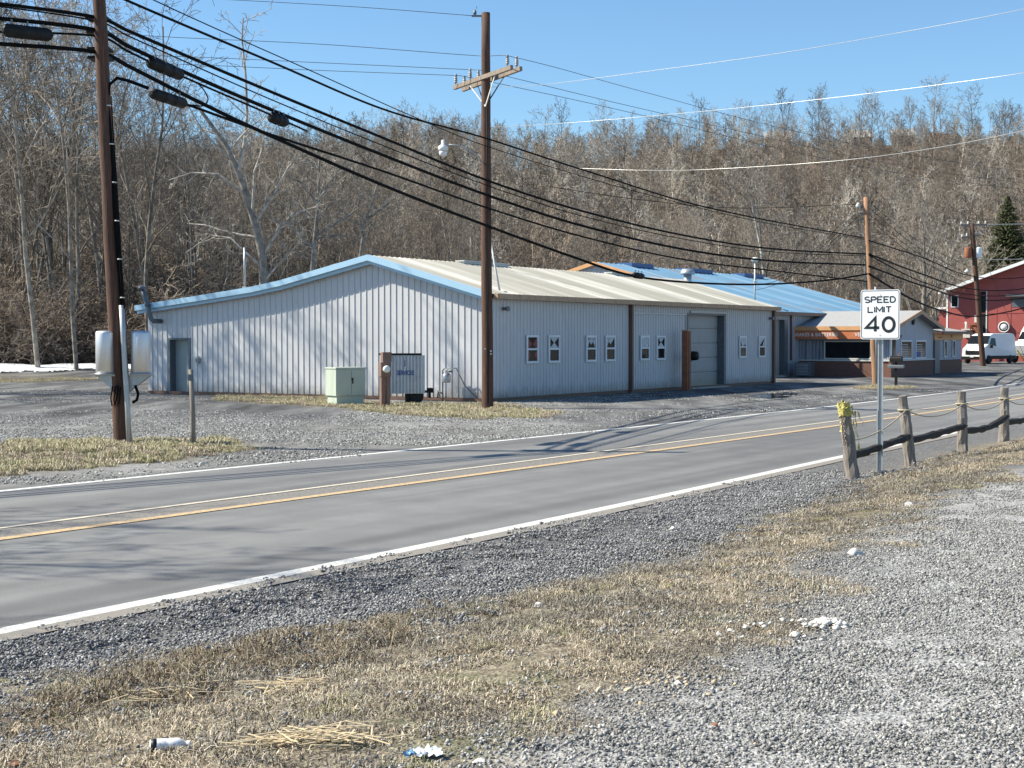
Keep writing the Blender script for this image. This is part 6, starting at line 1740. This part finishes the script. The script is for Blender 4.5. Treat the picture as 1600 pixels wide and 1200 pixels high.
m.build('links', M['brown_trim'], ch)

# ================================================================ STONES AND LITTER
def rock(px, py, w, h, mat, label, seed, name='rock', flat_=.6):
    p = ground(px, py); s = w/F*p.y/2; rn = random.Random(seed)
    bm = bmesh.new(); bmesh.ops.create_icosphere(bm, subdivisions=3, radius=1)
    planes = [(Vector((rn.uniform(-1,1),rn.uniform(-1,1),rn.uniform(-.2,1))).normalized(), rn.uniform(.48,.8)) for _ in range(14)]
    for v in bm.verts:
        for n_, d in planes:
            k = v.co.dot(n_)
            if k > d: v.co -= n_*(k-d)
        v.co *= 1 + rn.uniform(-.03,.03)
        v.co = Vector((v.co.x*s, v.co.y*s*rn.choice([1]) *.8, v.co.z*max(s*flat_, h/F*p.y/2)))
    me = bpy.data.meshes.new(name); bm.to_mesh(me); bm.free(); me.materials.append(mat)
    o = bpy.data.objects.new(name, me); COL.objects.link(o); o.location = p + Vector((0,0,h/F*p.y*.22)); o.rotation_euler = (0,0,rn.uniform(0,6)*0+rn.uniform(-.5,.5))
    return tag(o, label, 'rock')
ML = pm('pale_limestone', (.62,.60,.56), .85, .12, 20, bump=.4, bscale=40)
MT = pm('tan_stone', (.50,.39,.27), .85, .2, 14, bump=.4, bscale=40)
MG = pm('grey_stone', (.40,.40,.40), .85, .15, 14, bump=.4, bscale=40)
rock(1335,868,36,17,MG,'flat pale grey rock alone on the gravel lot',1)
rock(1423,791,20,12,MG,'grey rock in the grass below the second fence post',2)
rock(1052,828,15,9,ML,'white rock at the edge of the verge grass',3)
rock(842,947,18,8,ML,'flat whitish stone in the middle of the verge',4)
rock(1124,996,19,11,ML,'white stone at the left of the pale stone group',5)
rock(1140,988,14,8,ML,'small white stone beside the larger white one',6)
rock(1204,979,12,9,ML,'upright small white stone left of the pale heap',7)
rock(1243,997,24,12,ML,'white stone below the pale heap',8)
rock(1203,991,16,7,MT,'flat tan stone left of the pale heap',9)
rock(1062,1071,19,10,ML,'cream stone where grass meets gravel',10)
rock(1013,1069,14,8,MT,'tan stone beside the cream one',11)
rock(981,1080,18,9,MT,'pinkish tan stone lying on the grass edge',12)
rock(1001,1103,14,9,MT,'round orange tan pebble on the gravel',13)
rock(870,1119,26,13,MT,'light brown stone at the lot corner of the grass',14)
rock(1118,1137,14,10,M['rust'],'reddish brick fragment on the gravel',15)
rock(1180,1168,12,9,MT,'small orange stone near the bottom of the lot',16)
rock(1330,1082-3,0+10,6,MG,'small grey stone in the middle of the lot',17)
rock(30,1147,36,20,MT,'large tan rock at the bottom left in the grass',18)
rock(22,1198,30,14,pm('rust_brown_leaf',(.22,.08,.04),.8,.3,10),'dark red brown stone at the bottom left corner',19)
rock(566,1008,12,8,MT,'tan stone on the hummock of matted grass',20)
rock(749,1196,24,10,ML,'pale stone cut by the bottom edge',21)
rock(837,1172,14,10,pm('black_stone',(.04,.04,.045),.8,.2,9),'black stone left of its twin on the gravel',22)
rock(848,1174,14,9,pm('black_stone2',(.05,.05,.055),.8,.2,9),'black stone right of its twin on the gravel',23)
rock(315,756-30,0+12,6,ML,'pale stone at the edge of the grass island',24)
rock(37,717,11,7,ML,'white stone on the left of the grass island',25)
rock(1134,1046-3,10,8,ML,'lone white stone right of the grass',26)
rock(1262,1200-5,14,6,ML,'flat white stone at the bottom edge',27)
# heap of broken pale stone
hp = ground(1294, 978); hr = np.random.RandomState(8)
def pile(p, n, rx, ry, smin, smax, mat, label, name):
    V = []; Fs = []
    base = np.array([(1,0,0),(-1,0,0),(0,1,0),(0,-1,0),(0,0,1),(0,0,-1)], float); tri = [(4,0,2),(4,2,1),(4,1,3),(4,3,0),(5,2,0),(5,1,2),(5,3,1),(5,0,3)]
    for i in range(n):
        s = hr.uniform(smin, smax); dx, dy = hr.normal(0,.45,2)
        B = base*(1+hr.uniform(-.3,.3,(6,1)))*s*np.array([1.3,1,.6]); B = B @ np.array(Matrix.Rotation(hr.rand()*6,3,'Z')).T
        x, y = dx*rx, dy*ry; zz = gz(p.x+x, p.y+y)-p.z + .035*math.exp(-(dx*dx+dy*dy)*2)
        B += [x, y, zz]; k = 6*i; V.append(B); Fs += [(a+k,b+k,c+k) for a,b,c in tri]
    me = raw_mesh(name, np.concatenate(V), Fs, mat); o = bpy.data.objects.new(name, me); COL.objects.link(o); o.location = p; return tag(o, label, kind='stuff')
pile(hp, 60, .13, .12, .010, .030, ML, 'small heap of crumbled cream coloured stone on the lot', 'stone_rubble')
pile(ground(1220,985), 26, .45, .35, .010, .022, ML, 'scattered pale chips beside the heap', 'stone_chips')
pile(ground(1050,1075), 24, .35, .2, .008, .02, MT, 'scattered tan chips at the grass edge', 'stone_chips')
# bundle of pale straw
def straw(px, py, n, rad, label):
    p = ground(px, py); rn = random.Random(px); m = MB()
    for i in range(n):
        a_ = rn.gauss(.25, .55); L__ = rn.uniform(.08,.20); c = Vector((rn.gauss(0,rad), rn.gauss(0,rad*.45), 0)); z = gz(p.x+c.x,p.y+c.y)-p.z+rn.uniform(.02,.065)
        d = Vector((math.cos(a_), math.sin(a_), rn.uniform(-.15,.15)))*L__/2; c.z = z
        m.beam(c-d, c+d, .006, .003)
    o = m.build('straw', pm('bright_straw_'+str(px), (.66,.53,.34), .8, .2, 9)); o.location = p; return tag(o, label, kind='stuff')
straw(480,1168,95,.13,'pale bundle of loose straw at the bottom of the verge')
straw(245,1100,26,.16,'scattered pale dry stalks on the verge')
straw(455,1085,40,.10,'few pale stalks by the hummock')
# plastic bottle
pb = ground(262, 1180); b_ = empty('plastic_bottle', pb+Vector((0,0,.035)), R(12), 'white plastic bottle lying in the grass', 'bottle')
b_.scale = (.85,.85,.85)
m = MB(); m.lathe([(.028,-.085),(.033,-.078),(.033,-.01),(.030,.0),(.033,.01),(.033,.05),(.022,.075),(.013,.085),(.013,.095)], (0,0,0), 18, 'X'); m.build('body', M['white'], b_)
m = MB(); m.lathe([(.0335,-.080),(.0338,-.052)], (0,0,0), 18, 'X'); m.build('label_band', M['black_letter'], b_)
m = MB(); m.lathe([(.016,.092),(.016,.112),(.012,.114)], (0,0,0), 14, 'X'); m.build('cap', M['white'], b_)
# wrapper
pw = ground(650, 1190); wr = empty('plastic_wrapper', pw+Vector((0,0,.012)), R(20), 'crumpled clear and blue plastic wrapper on the gravel edge', 'wrapper')
def crumple(name, mat, x0, x1, y0, y1, seed):
    rs = np.random.RandomState(seed); n = 12; X, Y = np.meshgrid(np.linspace(x0,x1,n), np.linspace(y0,y1,n)); Z = np.abs(fbm(X*60+seed, Y*60))*.09+.004+rs.rand(n,n)*.008
    i = np.arange(n*n).reshape(n,n); me = raw_mesh(name, np.stack([X+rs.normal(0,.003,(n,n)),Y,Z],-1).reshape(-1,3), np.stack([i[:-1,:-1].ravel(),i[:-1,1:].ravel(),i[1:,1:].ravel(),i[1:,:-1].ravel()],1), mat)
    o = bpy.data.objects.new(name, me); COL.objects.link(o); o.parent = wr
crumple('clear_film', pm('clear_film', (.70,.75,.80), .15, .1, 20), -.01, .10, -.05, .05, 2)
crumple('blue_print', pm('blue_film', (.16,.32,.52), .25, .3, 20), -.05, -.012, -.04, .02, 3)
